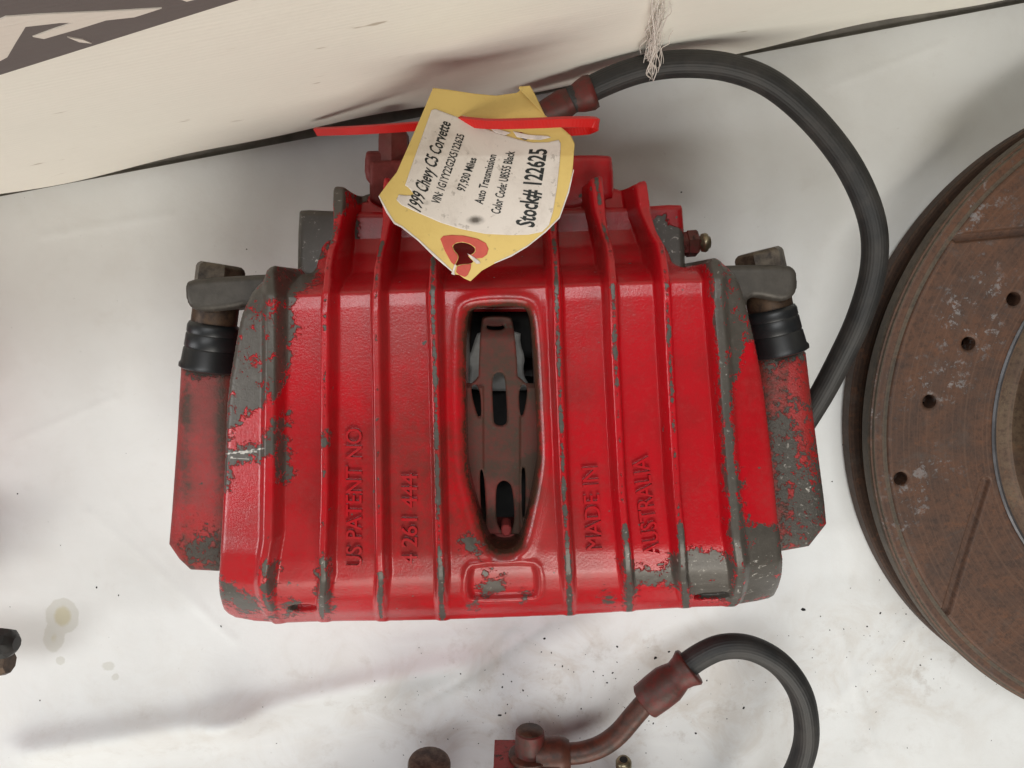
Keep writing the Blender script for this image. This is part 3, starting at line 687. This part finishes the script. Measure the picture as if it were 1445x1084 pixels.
HOLE = [cr(p) for p in [(392, 856), (412, 842), (445, 838), (482, 848), (506, 866), (508, 884), (492, 900), (468, 903), (482, 920), (502, 938), (484, 948), (440, 950), (412, 958), (398, 985), (388, 1000), (408, 950), (424, 920), (420, 900), (402, 882)]]
HOLE2 = [cr(p) for p in [(722, 282), (740, 274), (756, 284), (768, 300), (778, 314), (762, 320), (745, 308), (728, 298)]]
SLIT = [cr(p) for p in [(436, 190), (470, 206), (512, 212), (560, 248), (600, 268), (640, 278), (600, 262), (548, 222), (510, 206)]]
# all tag pieces are laid out on the tag's own flat outline, then bent along the card's curve
def tag_map(extra):
    def f(V):
        px, py = V[:, 0], -V[:, 1]
        z = TGZ(px, py) + V[:, 2] + extra
        out = np.empty_like(V)
        x = (px - CX) / F_PX; y = -(py - CY) / F_PX
        dx, dy, dz = x, y * ct + st, y * st - ct
        t = (z - CAM_H) / dz
        out[:, 0] = dx * t; out[:, 1] = dy * t; out[:, 2] = z; return out
    return f
def tag_piece(name, pts, th, extra, mat, parent, holes=(), step=1.6, sm=0):
    fl = lambda q: np.array([(p[0], -p[1]) for p in q])
    poly = chaikin(fl(pts), sm) if sm else fl(pts); hs_ = [chaikin(fl(h), 1) for h in holes]
    def sdf(X, Y):
        d = sdf_poly(X, Y, poly)
        for h in hs_: d = np.minimum(d, -sdf_poly(X, Y, h))
        return d
    mn, mx = poly.min(0), poly.max(0)
    me = relief(name, sdf, (mn[0], mn[1], mx[0], mx[1]), step, lambda x, y, d: 0 * x, lambda x, y, z: 0 * x - th, tag_map(extra), bottom=True)
    return link(name, me, mat, parent)
def card_mat():
    m, nt, b = newmat('yellow_card'); co = tco(nt)
    n = noise(nt, co, 60, 6, 0.7); n2 = noise(nt, co, 350, 4, 0.7)
    c = mix(nt, mth(nt, 'MULTIPLY', ramp(nt, n, 0.45, 0.75), 0.5), (0.68, 0.49, 0.15), (0.56, 0.37, 0.10))
    c = mix(nt, mth(nt, 'MULTIPLY', ramp(nt, n2, 0.63, 0.72), 0.5), c, (0.22, 0.15, 0.06))
    nt.links.new(c, b.inputs['Base Color']); b.inputs['Roughness'].default_value = 0.6
    nt.links.new(bump(nt, n, 0.4, 0.0005), b.inputs['Normal']); return m
def sticker_mat():
    m, nt, b = newmat('soiled_white_sticker'); co = tco(nt)
    n = noise(nt, co, 90, 6, 0.7, 0.4); n2 = noise(nt, co, 330, 4, 0.7)
    c = mix(nt, mth(nt, 'MULTIPLY', ramp(nt, n, 0.45, 0.75), 0.6), (0.68, 0.61, 0.54), (0.47, 0.40, 0.34))
    c = mix(nt, mth(nt, 'MULTIPLY', ramp(nt, n2, 0.60, 0.70), 0.5), c, (0.20, 0.16, 0.12))
    at = nt.nodes.new('ShaderNodeAttribute'); at.attribute_name = 'smudge'
    c = mix(nt, mth(nt, 'MULTIPLY', at.outputs['Fac'], ramp(nt, n2, 0.2, 0.6)), c, (0.10, 0.08, 0.06))
    nt.links.new(c, b.inputs['Base Color']); b.inputs['Roughness'].default_value = 0.5
    nt.links.new(bump(nt, n, 0.4, 0.0003), b.inputs['Normal']); return m
M_CARD = card_mat(); M_INK = simple('black_ink', (0.014, 0.016, 0.013), 0.6, 0, 0.5, 500, 0.00001)
M_RING = simple('red_reinforcement', (0.56, 0.075, 0.045), 0.55, 0, 0.15, 150, 0.00003)
M_TORN = simple('torn_white_paper', (0.74, 0.66, 0.60), 0.8, 0, 0.25, 300, 0.0001)
tg = empty('paper_tag', P(675, 260, .1))
tag(tg, 'torn yellow paper tag with a printed white sticker lying on the red caliper', 'paper tag')
card = tag_piece('card', TAG, .0003, 0, M_CARD, tg, (HOLE, HOLE2, SLIT))
STK = [cr(p) for p in [(285, 165), (305, 158), (330, 168), (430, 205), (500, 224), (560, 258), (610, 276), (660, 292), (720, 312), (800, 330), (880, 328), (935, 316), (944, 335), (940, 420), (925, 560), (905, 680), (885, 750), (850, 785), (780, 800), (690, 802), (560, 796), (430, 770), (330, 738), (220, 690), (130, 648), (106, 622), (118, 595), (160, 600), (200, 598), (168, 560), (150, 548), (190, 430), (240, 290)]]
stk = tag_piece('sticker', STK, .00008, .00016, sticker_mat(), card)
cc = coords(stk.data); px, py = PX(cc[:, 0], cc[:, 1], cc[:, 2])
sx_, sy_ = cr((510, 725)); sm = np.clip(blob(px, py, sx_, sy_, 15, 8), 0, 1) * 1.4
for q, rx, ry in (((150, 570), 7, 6), ((262, 634), 7, 5), ((700, 275), 20, 4), ((610, 262), 14, 4)):
    sx_, sy_ = cr(q); sm = np.maximum(sm, np.clip(blob(px, py, sx_, sy_, rx, ry), 0, 1) * 0.9)
fattr(stk.data, 'smudge', sm)
# the red-orange ring printed round the punched hole
RING = [cr(p) for p in [(330, 822), (345, 806), (385, 801), (450, 804), (520, 820), (562, 842), (576, 872), (568, 900), (545, 918), (505, 922), (470, 906), (478, 900), (494, 902), (510, 886), (508, 864), (482, 846), (445, 836), (412, 840), (390, 856), (400, 884), (418, 902), (420, 920), (402, 955), (385, 940), (352, 880)]]
tag_piece('hole_reinforcement', RING, .00008, .00014, M_RING, card, step=1.0)
tag_piece('hole_reinforcement', [cr(p) for p in [(416, 962), (440, 953), (488, 948), (484, 975), (470, 1005), (455, 1016), (425, 1004), (410, 990)]], .00008, .00014, M_RING, card, step=1.0)
for q in ([(468, 896), (490, 906), (530, 935), (535, 946), (515, 948), (500, 935)], [(404, 948), (412, 958), (402, 985), (404, 1006), (386, 1000)], [(436, 188), (462, 196), (520, 206), (560, 205), (545, 214), (500, 220), (470, 206)], [(700, 272), (780, 290), (880, 296), (895, 304), (840, 316), (790, 314), (720, 302)], [(560, 240), (590, 252), (650, 268), (690, 280), (660, 292), (610, 278)]):
    tag_piece('torn_fibre', [cr(p) for p in q], .0001, .0003, M_TORN, card, step=0.9)
LOW = [(534, 277), (545, 300), (556, 316), (566, 321), (590, 340), (612, 362), (637, 383)]
tag_piece('torn_edge', LOW + [(p[0] + 1.2 + (k % 2) * 1.3, p[1] - 1.4 - (k % 3) * .6) for k, p in enumerate(LOW)][::-1], .0002, .00012, M_TORN, card, step=0.7)
LOW = [(810, 240), (803, 272), (790, 308), (770, 328), (745, 348), (722, 362), (698, 372)]
tag_piece('torn_edge', LOW + [(p[0] - 1.0 - (k % 2) * .8, p[1] - 1.0 - (k % 3) * .4) for k, p in enumerate(LOW)][::-1], .0002, .00012, M_TORN, card, step=0.7)
tag_piece('folded_corner', [(731, 124), (748, 121), (757, 137), (769, 163), (750, 144)], .0003, .0011, M_CARD, card, step=1.0)
def print_line(txt, a, b, upa, upb, off=0.012):
    """ink: baseline a->b and the letters' up vectors at both ends, all in the enlarged view"""
    v, f = text_mesh(txt, 0, 0, off, 2)
    u = (v[:, 0] - v[:, 0].min()) / (v[:, 0].max() - v[:, 0].min()); hh = v[:, 1] / 0.73
    q = np.empty((len(v), 3))
    ax = a[0] + (b[0] - a[0]) * u + (upa[0] * (1 - u) + upb[0] * u) * hh
    ay = a[1] + (b[1] - a[1]) * u + (upa[1] * (1 - u) + upb[1] * u) * hh
    q[:, 0] = 530 + ax * 300 / 1084; q[:, 1] = -(110 + ay * 300 / 1084); q[:, 2] = 0
    me = mesh('printed_line', tag_map(.00024)(q), f)
    return link('printed_line', me, M_INK, card, smooth=False)
print_line('1999 Chevy C5 Corvette', (228, 686), (384, 232), (-68, -42), (-57, -25), .020)
print_line('VIN: 1G1YY22G2X5122625', (324, 648), (454, 292), (-43, -19), (-40, -10), .018)
print_line('97,930 Miles', (454, 582), (516, 412), (-44, -14), (-41, -8), .020)
print_line('Auto Transmission', (546, 646), (616, 394), (-46, -12), (-43, -6), .018)
print_line('Color Code: U8555 Black', (634, 697), (710, 376), (-50, -12), (-46, -5), .018)
print_line('Stock# 122625', (806, 764), (874, 362), (-96, -16), (-92, 0), .028)

# ------------------------------------------------------------------ red cable tie
def ribbon(name, pts, wdt, th, n=10, teeth=True):
    path = spline(pts, 40); L_ = np.concatenate([[0], np.cumsum(np.linalg.norm(np.diff(path, axis=0), axis=1))])
    q = np.arange(0, L_[-1], 0.00055); path = np.stack([np.interp(q, L_, path[:, k]) for k in range(3)], 1); V = []; Fc = []
    T = np.gradient(path, axis=0); T /= np.linalg.norm(T, axis=1)[:, None]
    for i, p in enumerate(path):
        side = np.array([-0.0, 0.62, 0.78]); side -= T[i] * np.dot(side, T[i]); side /= np.linalg.norm(side)
        nor = np.cross(T[i], side); tt = th * (0.92 if (teeth and i % 2) else 1.0)
        for a, b in ((-1, -1), (1, -1), (1, 1), (-1, 1)): V.append(p + side * a * wdt / 2 + nor * b * tt / 2)
    for i in range(len(path) - 1):
        for k in range(4): a = i * 4 + k; b = i * 4 + (k + 1) % 4; Fc.append((a, b, b + 4, a + 4))
    Fc.append((3, 2, 1, 0)); e = (len(path) - 1) * 4; Fc.append((e, e + 1, e + 2, e + 3))
    return mesh(name, V, Fc)
tp = [P(446, 186, .046), P(500, 184, .058), P(550, 181, .070), P(600, 178, .080), P(650, 180, .090), P(720, 184, .096), P(790, 185, .100), P(826, 183, .103), P(839, 179, .1075), P(842, 175, .111), P(834, 172, .1135), P(800, 172, .1150), P(750, 174, .1125), P(700, 175, .1085), P(676, 174, .1060), P(640, 170, .1010)]
tie = link('cable_tie', ribbon('cable_tie', tp, .0032, .0012), M_TIE, smooth=False)
tag(tie, 'bright red nylon cable tie threaded through the yellow paper tag', 'cable tie')

# ------------------------------------------------------------------ rotor
RC = np.array(P(1712, 592, .032)[:2]); RR = 0.1500
rot = empty('brake_rotor', (RC[0], RC[1], 0)); tag(rot, 'rusty drilled and slotted brake rotor lying flat beside the red caliper', 'brake rotor')
def rust_mat(name, base, dark, speck, metal=0.15):
    m, nt, b = newmat(name); co = tco(nt)
    n1 = noise(nt, co, 22, 6, 0.7, 0.5); n2 = noise(nt, co, 420, 6, 0.75); n3 = noise(nt, co, 16, 4, 0.6); n4 = noise(nt, co, 150, 4, 0.7)
    c = mix(nt, ramp(nt, n1, 0.35, 0.7), base, dark)
    c = mix(nt, mth(nt, 'MULTIPLY', ramp(nt, n2, 0.42, 0.7), 0.7), c, tuple(x * 0.45 for x in dark))
    c = mix(nt, mth(nt, 'MULTIPLY', ramp(nt, n4, 0.55, 0.72), 0.35), c, (0.20, 0.075, 0.03))
    vm = nt.nodes.new('ShaderNodeVectorMath'); vm.operation = 'SUBTRACT'; nt.links.new(co, vm.inputs[0]); vm.inputs[1].default_value = (RC[0], RC[1], 0)
    mz = nt.nodes.new('ShaderNodeVectorMath'); mz.operation = 'MULTIPLY'; nt.links.new(vm.outputs[0], mz.inputs[0]); mz.inputs[1].default_value = (1, 1, 0)
    ln = nt.nodes.new('ShaderNodeVectorMath'); ln.operation = 'LENGTH'; nt.links.new(mz.outputs[0], ln.inputs[0])
    rn = nt.nodes.new('ShaderNodeTexNoise'); rn.noise_dimensions = '1D'; rn.inputs['Scale'].default_value = 900; rn.inputs['Detail'].default_value = 3
    nt.links.new(ln.outputs['Value'], rn.inputs['W'])
    c = mix(nt, mth(nt, 'MULTIPLY', ramp(nt, rn.outputs['Fac'], 0.45, 0.75), 0.35), c, (0.15, 0.085, 0.055))
    gz = noise(nt, co, 34, 6, 0.75, 1.0)
    c = mix(nt, mth(nt, 'MULTIPLY', ramp(nt, gz, 0.52, 0.72), 0.55), c, (0.085, 0.066, 0.055))
    pit = mth(nt, 'MULTIPLY', ramp(nt, n3, 0.54, 0.68), ramp(nt, mth(nt, 'ADD', mth(nt, 'MULTIPLY', n2, 0.6), mth(nt, 'MULTIPLY', n4, 0.4)), 0.52, 0.60))
    c = mix(nt, mth(nt, 'MULTIPLY', pit, 0.65 * speck), c, (0.27, 0.26, 0.26))
    nt.links.new(c, b.inputs['Base Color']); b.inputs['Metallic'].default_value = metal
    nt.links.new(mth(nt, 'ADD', 0.5, mth(nt, 'MULTIPLY', n1, 0.25)), b.inputs['Roughness'])
    h = bump(nt, n2, 0.5, 0.0002); h = bump(nt, n4, 0.3, 0.0003, h); h = bump(nt, rn.outputs['Fac'], 0.25, 0.00015, h); nt.links.new(h, b.inputs['Normal']); return m
M_RUST = rust_mat('rusted_disc', (0.118, 0.054, 0.030), (0.060, 0.036, 0.027), 1.0)
M_RIM = rust_mat('worn_rim', (0.11, 0.085, 0.060), (0.065, 0.055, 0.042), 0.2, 0.3)
M_VANE = rust_mat('dark_rust', (0.060, 0.030, 0.018), (0.030, 0.018, 0.012), 0.0)
M_HAT = rust_mat('hat_rust', (0.13, 0.088, 0.052), (0.075, 0.036, 0.022), 0.1)
M_LINE = simple('polished_edge', (0.15, 0.15, 0.16), 0.45, 0.6, 0.4, 120, 0.0001)
RI = 0.0965; ZT = .032
def toR(px, py, z=ZT): p = np.array(P(px, py, z)[:2]) - RC; return math.hypot(*p), math.atan2(p[1], p[0])
hs_ = [toR(*q) for q in ((1432, 422), (1368, 485), (1313, 567), (1272, 676))]
slot = [toR(1391, 680), toR(1336, 862)]
NREP = 5
holes = [(r * math.cos(a + k * 2 * math.pi / NREP), r * math.sin(a + k * 2 * math.pi / NREP)) for k in (0, -1, -2, -3) for r, a in hs_]
slots = []
for k in range(4):
    g = -k * 2 * math.pi / NREP
    slots.append([(r * math.cos(a + g), r * math.sin(a + g)) for r, a in slot])
th = np.linspace(0, 2 * math.pi, 1500); rr = np.linspace(RI - 0.0001, RR - .0001, 100)
TH, Rg = np.meshgrid(th, rr); GX, GY = Rg * np.cos(TH), Rg * np.sin(TH)
HR = 0.0031
def sdf_disc(X, Y):
    r = np.hypot(X, Y); d = np.full(X.shape, 1.0)
    for hx, hy in holes: d = np.minimum(d, np.hypot(X - hx, Y - hy) - HR)
    return d
def zdisc(x, y, d):
    r = np.hypot(x, y); z = np.full(x.shape, ZT)
    z -= 0.0011 * sstep(RR - .0072, RR - .0066, r) + 0.0012 * sstep(RR - 0.0022, RR - 0.0001, r)
    z -= 0.0008 * (1 - np.clip(d / 0.0008, 0, 1))
    for a, b in slots: z -= 0.0024 * sstep(-0.0003, 0.0008, sdf_capsule(x, y, a, b, 0.0021))
    z -= 0.0012 * (1 - sstep(RI, RI + .0012, r))
    return z
m = relief('friction_disc', sdf_disc, None, 0.0006, zdisc, .0225, grid=(GX, GY))
m.transform(Matrix.Translation((RC[0], RC[1], 0)))
disc = link('friction_disc', autosmooth(m, 60), M_RUST, rot)
def ring(name, prof, mat, n=240, parent=rot, sm=True):
    V = []; Fc = []; k = len(prof)
    for i in range(n):
        a = 2 * math.pi * i / n
        for r, z in prof: V.append((RC[0] + r * math.cos(a), RC[1] + r * math.sin(a), z))
    for i in range(n):
        for j in range(k):
            a = i * k + j; b = i * k + (j + 1) % k; a2 = ((i + 1) % n) * k + j; b2 = ((i + 1) % n) * k + (j + 1) % k
            Fc.append((a, a2, b2, b))
    me = mesh(name, V, Fc); me.flip_normals() if False else None
    return link(name, autosmooth(me, 35), mat, parent, smooth=sm)
ring('worn_rim', [(RR - .004, .0228), (RR + .0002, .0226), (RR + .0004, .0285), (RR - .0012, .0306), (RR - .0066, .03105), (RR - .0066, .0303)], M_RIM)
ring('underside_disc', [(RI, .0005), (RR - .001, .0005), (RR, .0018), (RR, .0085), (RR - .001, .0095), (RI, .0095)], M_VANE)
vane_me = None
for k in range(45):
    a = 2 * math.pi * k / 45
    if vane_me is None:
        x0, x1, h = RI + .004, RR - .008, .0021
        vane_me = mesh('vane', [(x0, -h, .0095), (x1, -h, .0095), (x1, h, .0095), (x0, h, .0095), (x0, -h, .0226), (x1, -h, .0226), (x1, h, .0226), (x0, h, .0226)], [(3, 2, 1, 0), (4, 5, 6, 7), (0, 1, 5, 4), (1, 2, 6, 5), (2, 3, 7, 6), (3, 0, 4, 7)])
        vane_me.materials.append(M_VANE)
    o = bpy.data.objects.new('vane', vane_me); COL.objects.link(o); o.parent = rot; o.rotation_euler = (0, 0, a)
ring('polished_edge', [(RI - .0004, ZT - .004), (RI + .0006, ZT - .0005), (RI - .0002, ZT + .0001), (RI - .0014, ZT - .0006), (RI - .0016, ZT - .004)], M_LINE)
hat = ring('hat', [(RI - .0012, .012), (RI - .0014, ZT - .0020), (RI - .006, ZT - .0018), (RI - .0085, ZT - .0008), (RI - .0105, ZT + .003), (RI - .0125, ZT + .022), (RI - .0150, ZT + .0245), (.034, ZT + .025), (.034, ZT + .020), (RI - .017, ZT + .018), (RI - .016, .012)], M_HAT)
for k in range(5):
    a = 2 * math.pi * k / 5 + .3
    q = np.array([RC[0] + .0603 * math.cos(a), RC[1] + .0603 * math.sin(a), ZT + .0248])
    link('stud_hole', lathe('stud_hole', q, q + np.array([0, 0, .0006]), [(0, .0072), (1, .0072)], 28), M_BLACK, hat)

# ------------------------------------------------------------------ second caliper (mostly below the picture)
cal2 = empty('brake_caliper', (*P(760, 1330, 0)[:2], 0))
tag(cal2, 'dirty red brake caliper with a short looped hose and rusty pipe', 'brake caliper')
z2 = .046
FY = P(720, 1046, .034)[1]                               # the block's face towards the picture
B = np.array(P(748, 1031, z2)); A = np.array([B[0] - .0002, FY, z2])
bb = link('banjo_bolt', autosmooth(wearable(lathe('banjo_bolt', A - (B - A) * .4, B, [(0, .0066), (.72, .0066), (.97, .0064), (1, .0058)], 24), -0.6, .7), 40), M_FITTING, cal2)
u_ = (B - A) / np.linalg.norm(B - A)
link('bolt_cap', lathe('bolt_cap', B - u_ * .0002, B + u_ * .0003, [(0, .0058), (1, .0056)], 24), M_PIN, bb)
link('washer', autosmooth(lathe('washer', A - u_ * .001, A + u_ * .0022, [(0, .0094), (.8, .0094), (1, .0086)], 40)), M_RUSTPIPE, cal2)
x0_, x1_ = P(697, 1060, z2)[0], P(790, 1060, z2)[0]
bp = np.array([(x0_, FY), (x1_, FY), (x1_, FY - .046), (x0_ - .002, FY - .046)])
m = relief('inlet_block', lambda X, Y: sdf_poly(X, Y, bp), (x0_ - .002, FY - .046, x1_, FY), .0006, lambda x, y, d: .056 - .0022 * (1 - np.clip(d / .0022, 0, 1)) ** 2, .033)
link('inlet_block', wearable(m, -0.5, .5), M_DARKRED, cal2)
A = np.array(P(756, 1066, z2)); B = np.array(P(804, 1064, z2))
link('banjo_collar', autosmooth(lathe('banjo_collar', A, B, [(0, .0075), (.7, .0078), (.85, .0072), (1, .0058)], 28)), M_RUSTPIPE, cal2)
pp = [P(792, 1064, z2), P(820, 1062, z2), P(848, 1053, z2), P(872, 1036, z2), P(893, 1012, z2), P(912, 990, z2), P(924, 978, z2)]
hp2 = [P(948, 956, z2), P(985, 928, z2), P(1020, 913, z2), P(1060, 915, z2), P(1100, 937, z2), P(1128, 975, z2 - .001), P(1138, 1020, z2 - .003), P(1134, 1062, z2 - .006), P(1112, 1110, z2 - .012), P(1065, 1170, z2 - .020), P(1000, 1230, z2 - .028), P(930, 1280, z2 - .034)]
hs2 = link('brake_hose', hose_mesh(hp2, .0054), M_HOSE, cal2)
link('pipe', tube('pipe', spline(pp, 8), .0046, 24), M_RUSTPIPE, cal2)
A = np.array(P(908, 992, z2)); B = np.array(P(974, 940, z2))
m = lathe('crimp_ferrule', A, B, [(0, .0066), (.03, .0078), (.30, .0082), (.52, .0082), (.64, .0074), (.74, .0066), (.84, .0072), (.96, .0086), (1, .0082)], 14)
link('crimp_ferrule', m, M_FITTING, hs2)
A = np.array(P(880, 1098, .040)); B = np.array(P(880, 1072, .042))
bl2 = link('bleeder_screw', lathe('bleeder_screw', A - (B - A) * 3, B, [(0, .0050), (.70, .0050), (.72, .0034), (.80, .0034), (.85, .0030), (.89, .0036), (.97, .0036), (1, .0028)], 24), M_BRASS, cal2)
link('bleeder_hole', lathe('bleeder_hole', B + (B - A) * -.001, B + (B - A) * .02, [(0, .0019), (1, .0018)], 18), M_BLACK, bl2)
A = np.array(P(604, 1106, .044)); B = np.array(P(606, 1074, .046))
link('guide_bolt', autosmooth(lathe('guide_bolt', A - (B - A) * 3, B, [(0, .0090), (.6, .0090), (.62, .0096), (.97, .0096), (.99, .0092), (1, .0080)], 32)), M_BOLT, cal2)
hy = FY - 0.044
hb = chaikin(np.array([(-0.050, hy), (0.064, hy), (0.072, hy - .05), (-0.058, hy - .05)]), 1, 0.12)
m = relief('cylinder_housing', lambda X, Y: sdf_poly(X, Y, hb), (-.058, hy - .05, .072, hy), .0012, lambda x, y, d: .052 - .003 * (1 - np.clip(d / .003, 0, 1)) ** 2, .001)
link('cylinder_housing', wearable(m, -0.9, .5), M_DARKRED, cal2)
off2 = np.array(P(720, 1300, .06)) - np.array(P(700, 265, .06))
ob = bpy.data.objects.new('body', me_body); COL.objects.link(ob); ob.parent = cal2
ob.location = Vector((off2[0], off2[1] - 0.002, 0)) - Vector(cal2.location)

# ------------------------------------------------------------------ third caliper, only a bolt reaches the left edge
cal3 = empty('brake_caliper', (*P(-420, 860, 0)[:2], 0))
tag(cal3, 'caliper whose dark capped guide bolt pokes in at the sheet beside an oil stain', 'brake caliper')
A = np.array(P(-300, 908, .050)); B = np.array(P(24, 908, .050))
link('rubber_cap', autosmooth(lathe('rubber_cap', A, B, [(0, .0062), (.84, .0064), (.93, .0066), (.97, .0060), (.99, .0042), (1, .0030)], 9, .2), 30), M_DARKBOLT, cal3)
A = np.array(P(-300, 935, .044)); B = np.array(P(14, 935, .044))
link('guide_bolt', autosmooth(lathe('guide_bolt', A, B, [(0, .0058), (.975, .0058), (1, .0046)], 8), 30), M_PIN, cal3)
ob = bpy.data.objects.new('body', me_body); COL.objects.link(ob); ob.parent = cal3
ob.rotation_euler = (0, 0, -math.pi / 2)
# turned copy: its inlet side faces the picture, just outside the left edge
ctr = OUTW.mean(0); tgt = np.array(P(-500, 670, .09)[:2])
ob.location = Vector((tgt[0] - ctr[1], tgt[1] + ctr[0], 0)) - Vector(cal3.location)

# ------------------------------------------------------------------ crumbs on the sheet
V = []; Fc = []
def crumb(px, py, r):
    x, y, _ = P(px, py, 0); z = float(zsheet(np.array([x]), np.array([y]), np.array([0.1]))[0])
    r = r * 0.72; b = len(V); el = rng.uniform(0.6, 1.8); an = rng.uniform(0, 6.3)
    ring_ = []
    for k in range(6):
        t = 2 * math.pi * k / 6; q = r * rng.uniform(0.6, 1.2)
        dx, dy = q * el * math.cos(t), q * math.sin(t)
        V.append((x + dx * math.cos(an) - dy * math.sin(an), y + dx * math.sin(an) + dy * math.cos(an), z + 0.00002))
    V.append((x, y, z + r * rng.uniform(0.5, 0.9)))
    for k in range(6): Fc.append((b + k, b + (k + 1) % 6, b + 6))
for px, py, r in [(705, 1010, .0009), (716, 995, .0006), (871, 913, .0008), (925, 929, .0011), (764, 921, .0006), (738, 975, .0007), (1135, 862, .0013), (1190, 628, .0007), (135, 830, .0007), (166, 841, .0006), (85, 770, .0005), (312, 884, .0005), (962, 271, .0006), (1175, 680, .0006), (55, 990, .0005), (922, 1022, .0008), (820, 1000, .0005), (24, 697, .0006), (1280, 868, .0006), (1300, 940, .0006), (677, 975, .0006), (788, 1010, .0005)]: crumb(px, py, r)
for i in range(150):
    crumb(rng.normal(830, 170), rng.normal(985, 45), abs(rng.normal(0, .00028)) + .00012)
for i in range(60): crumb(rng.normal(1270, 70), rng.normal(920, 50), abs(rng.normal(0, .00025)) + .00012)
for i in range(60): crumb(rng.uniform(10, 1200), rng.uniform(250, 1080), abs(rng.normal(0, .0002)) + .0001)
cr_o = link('crumbs', mesh('crumbs', V, Fc), M_BLACK, smooth=False)
tag(cr_o, 'dark crumbs of rust and grit scattered on the white sheet', 'crumbs', kind='stuff')
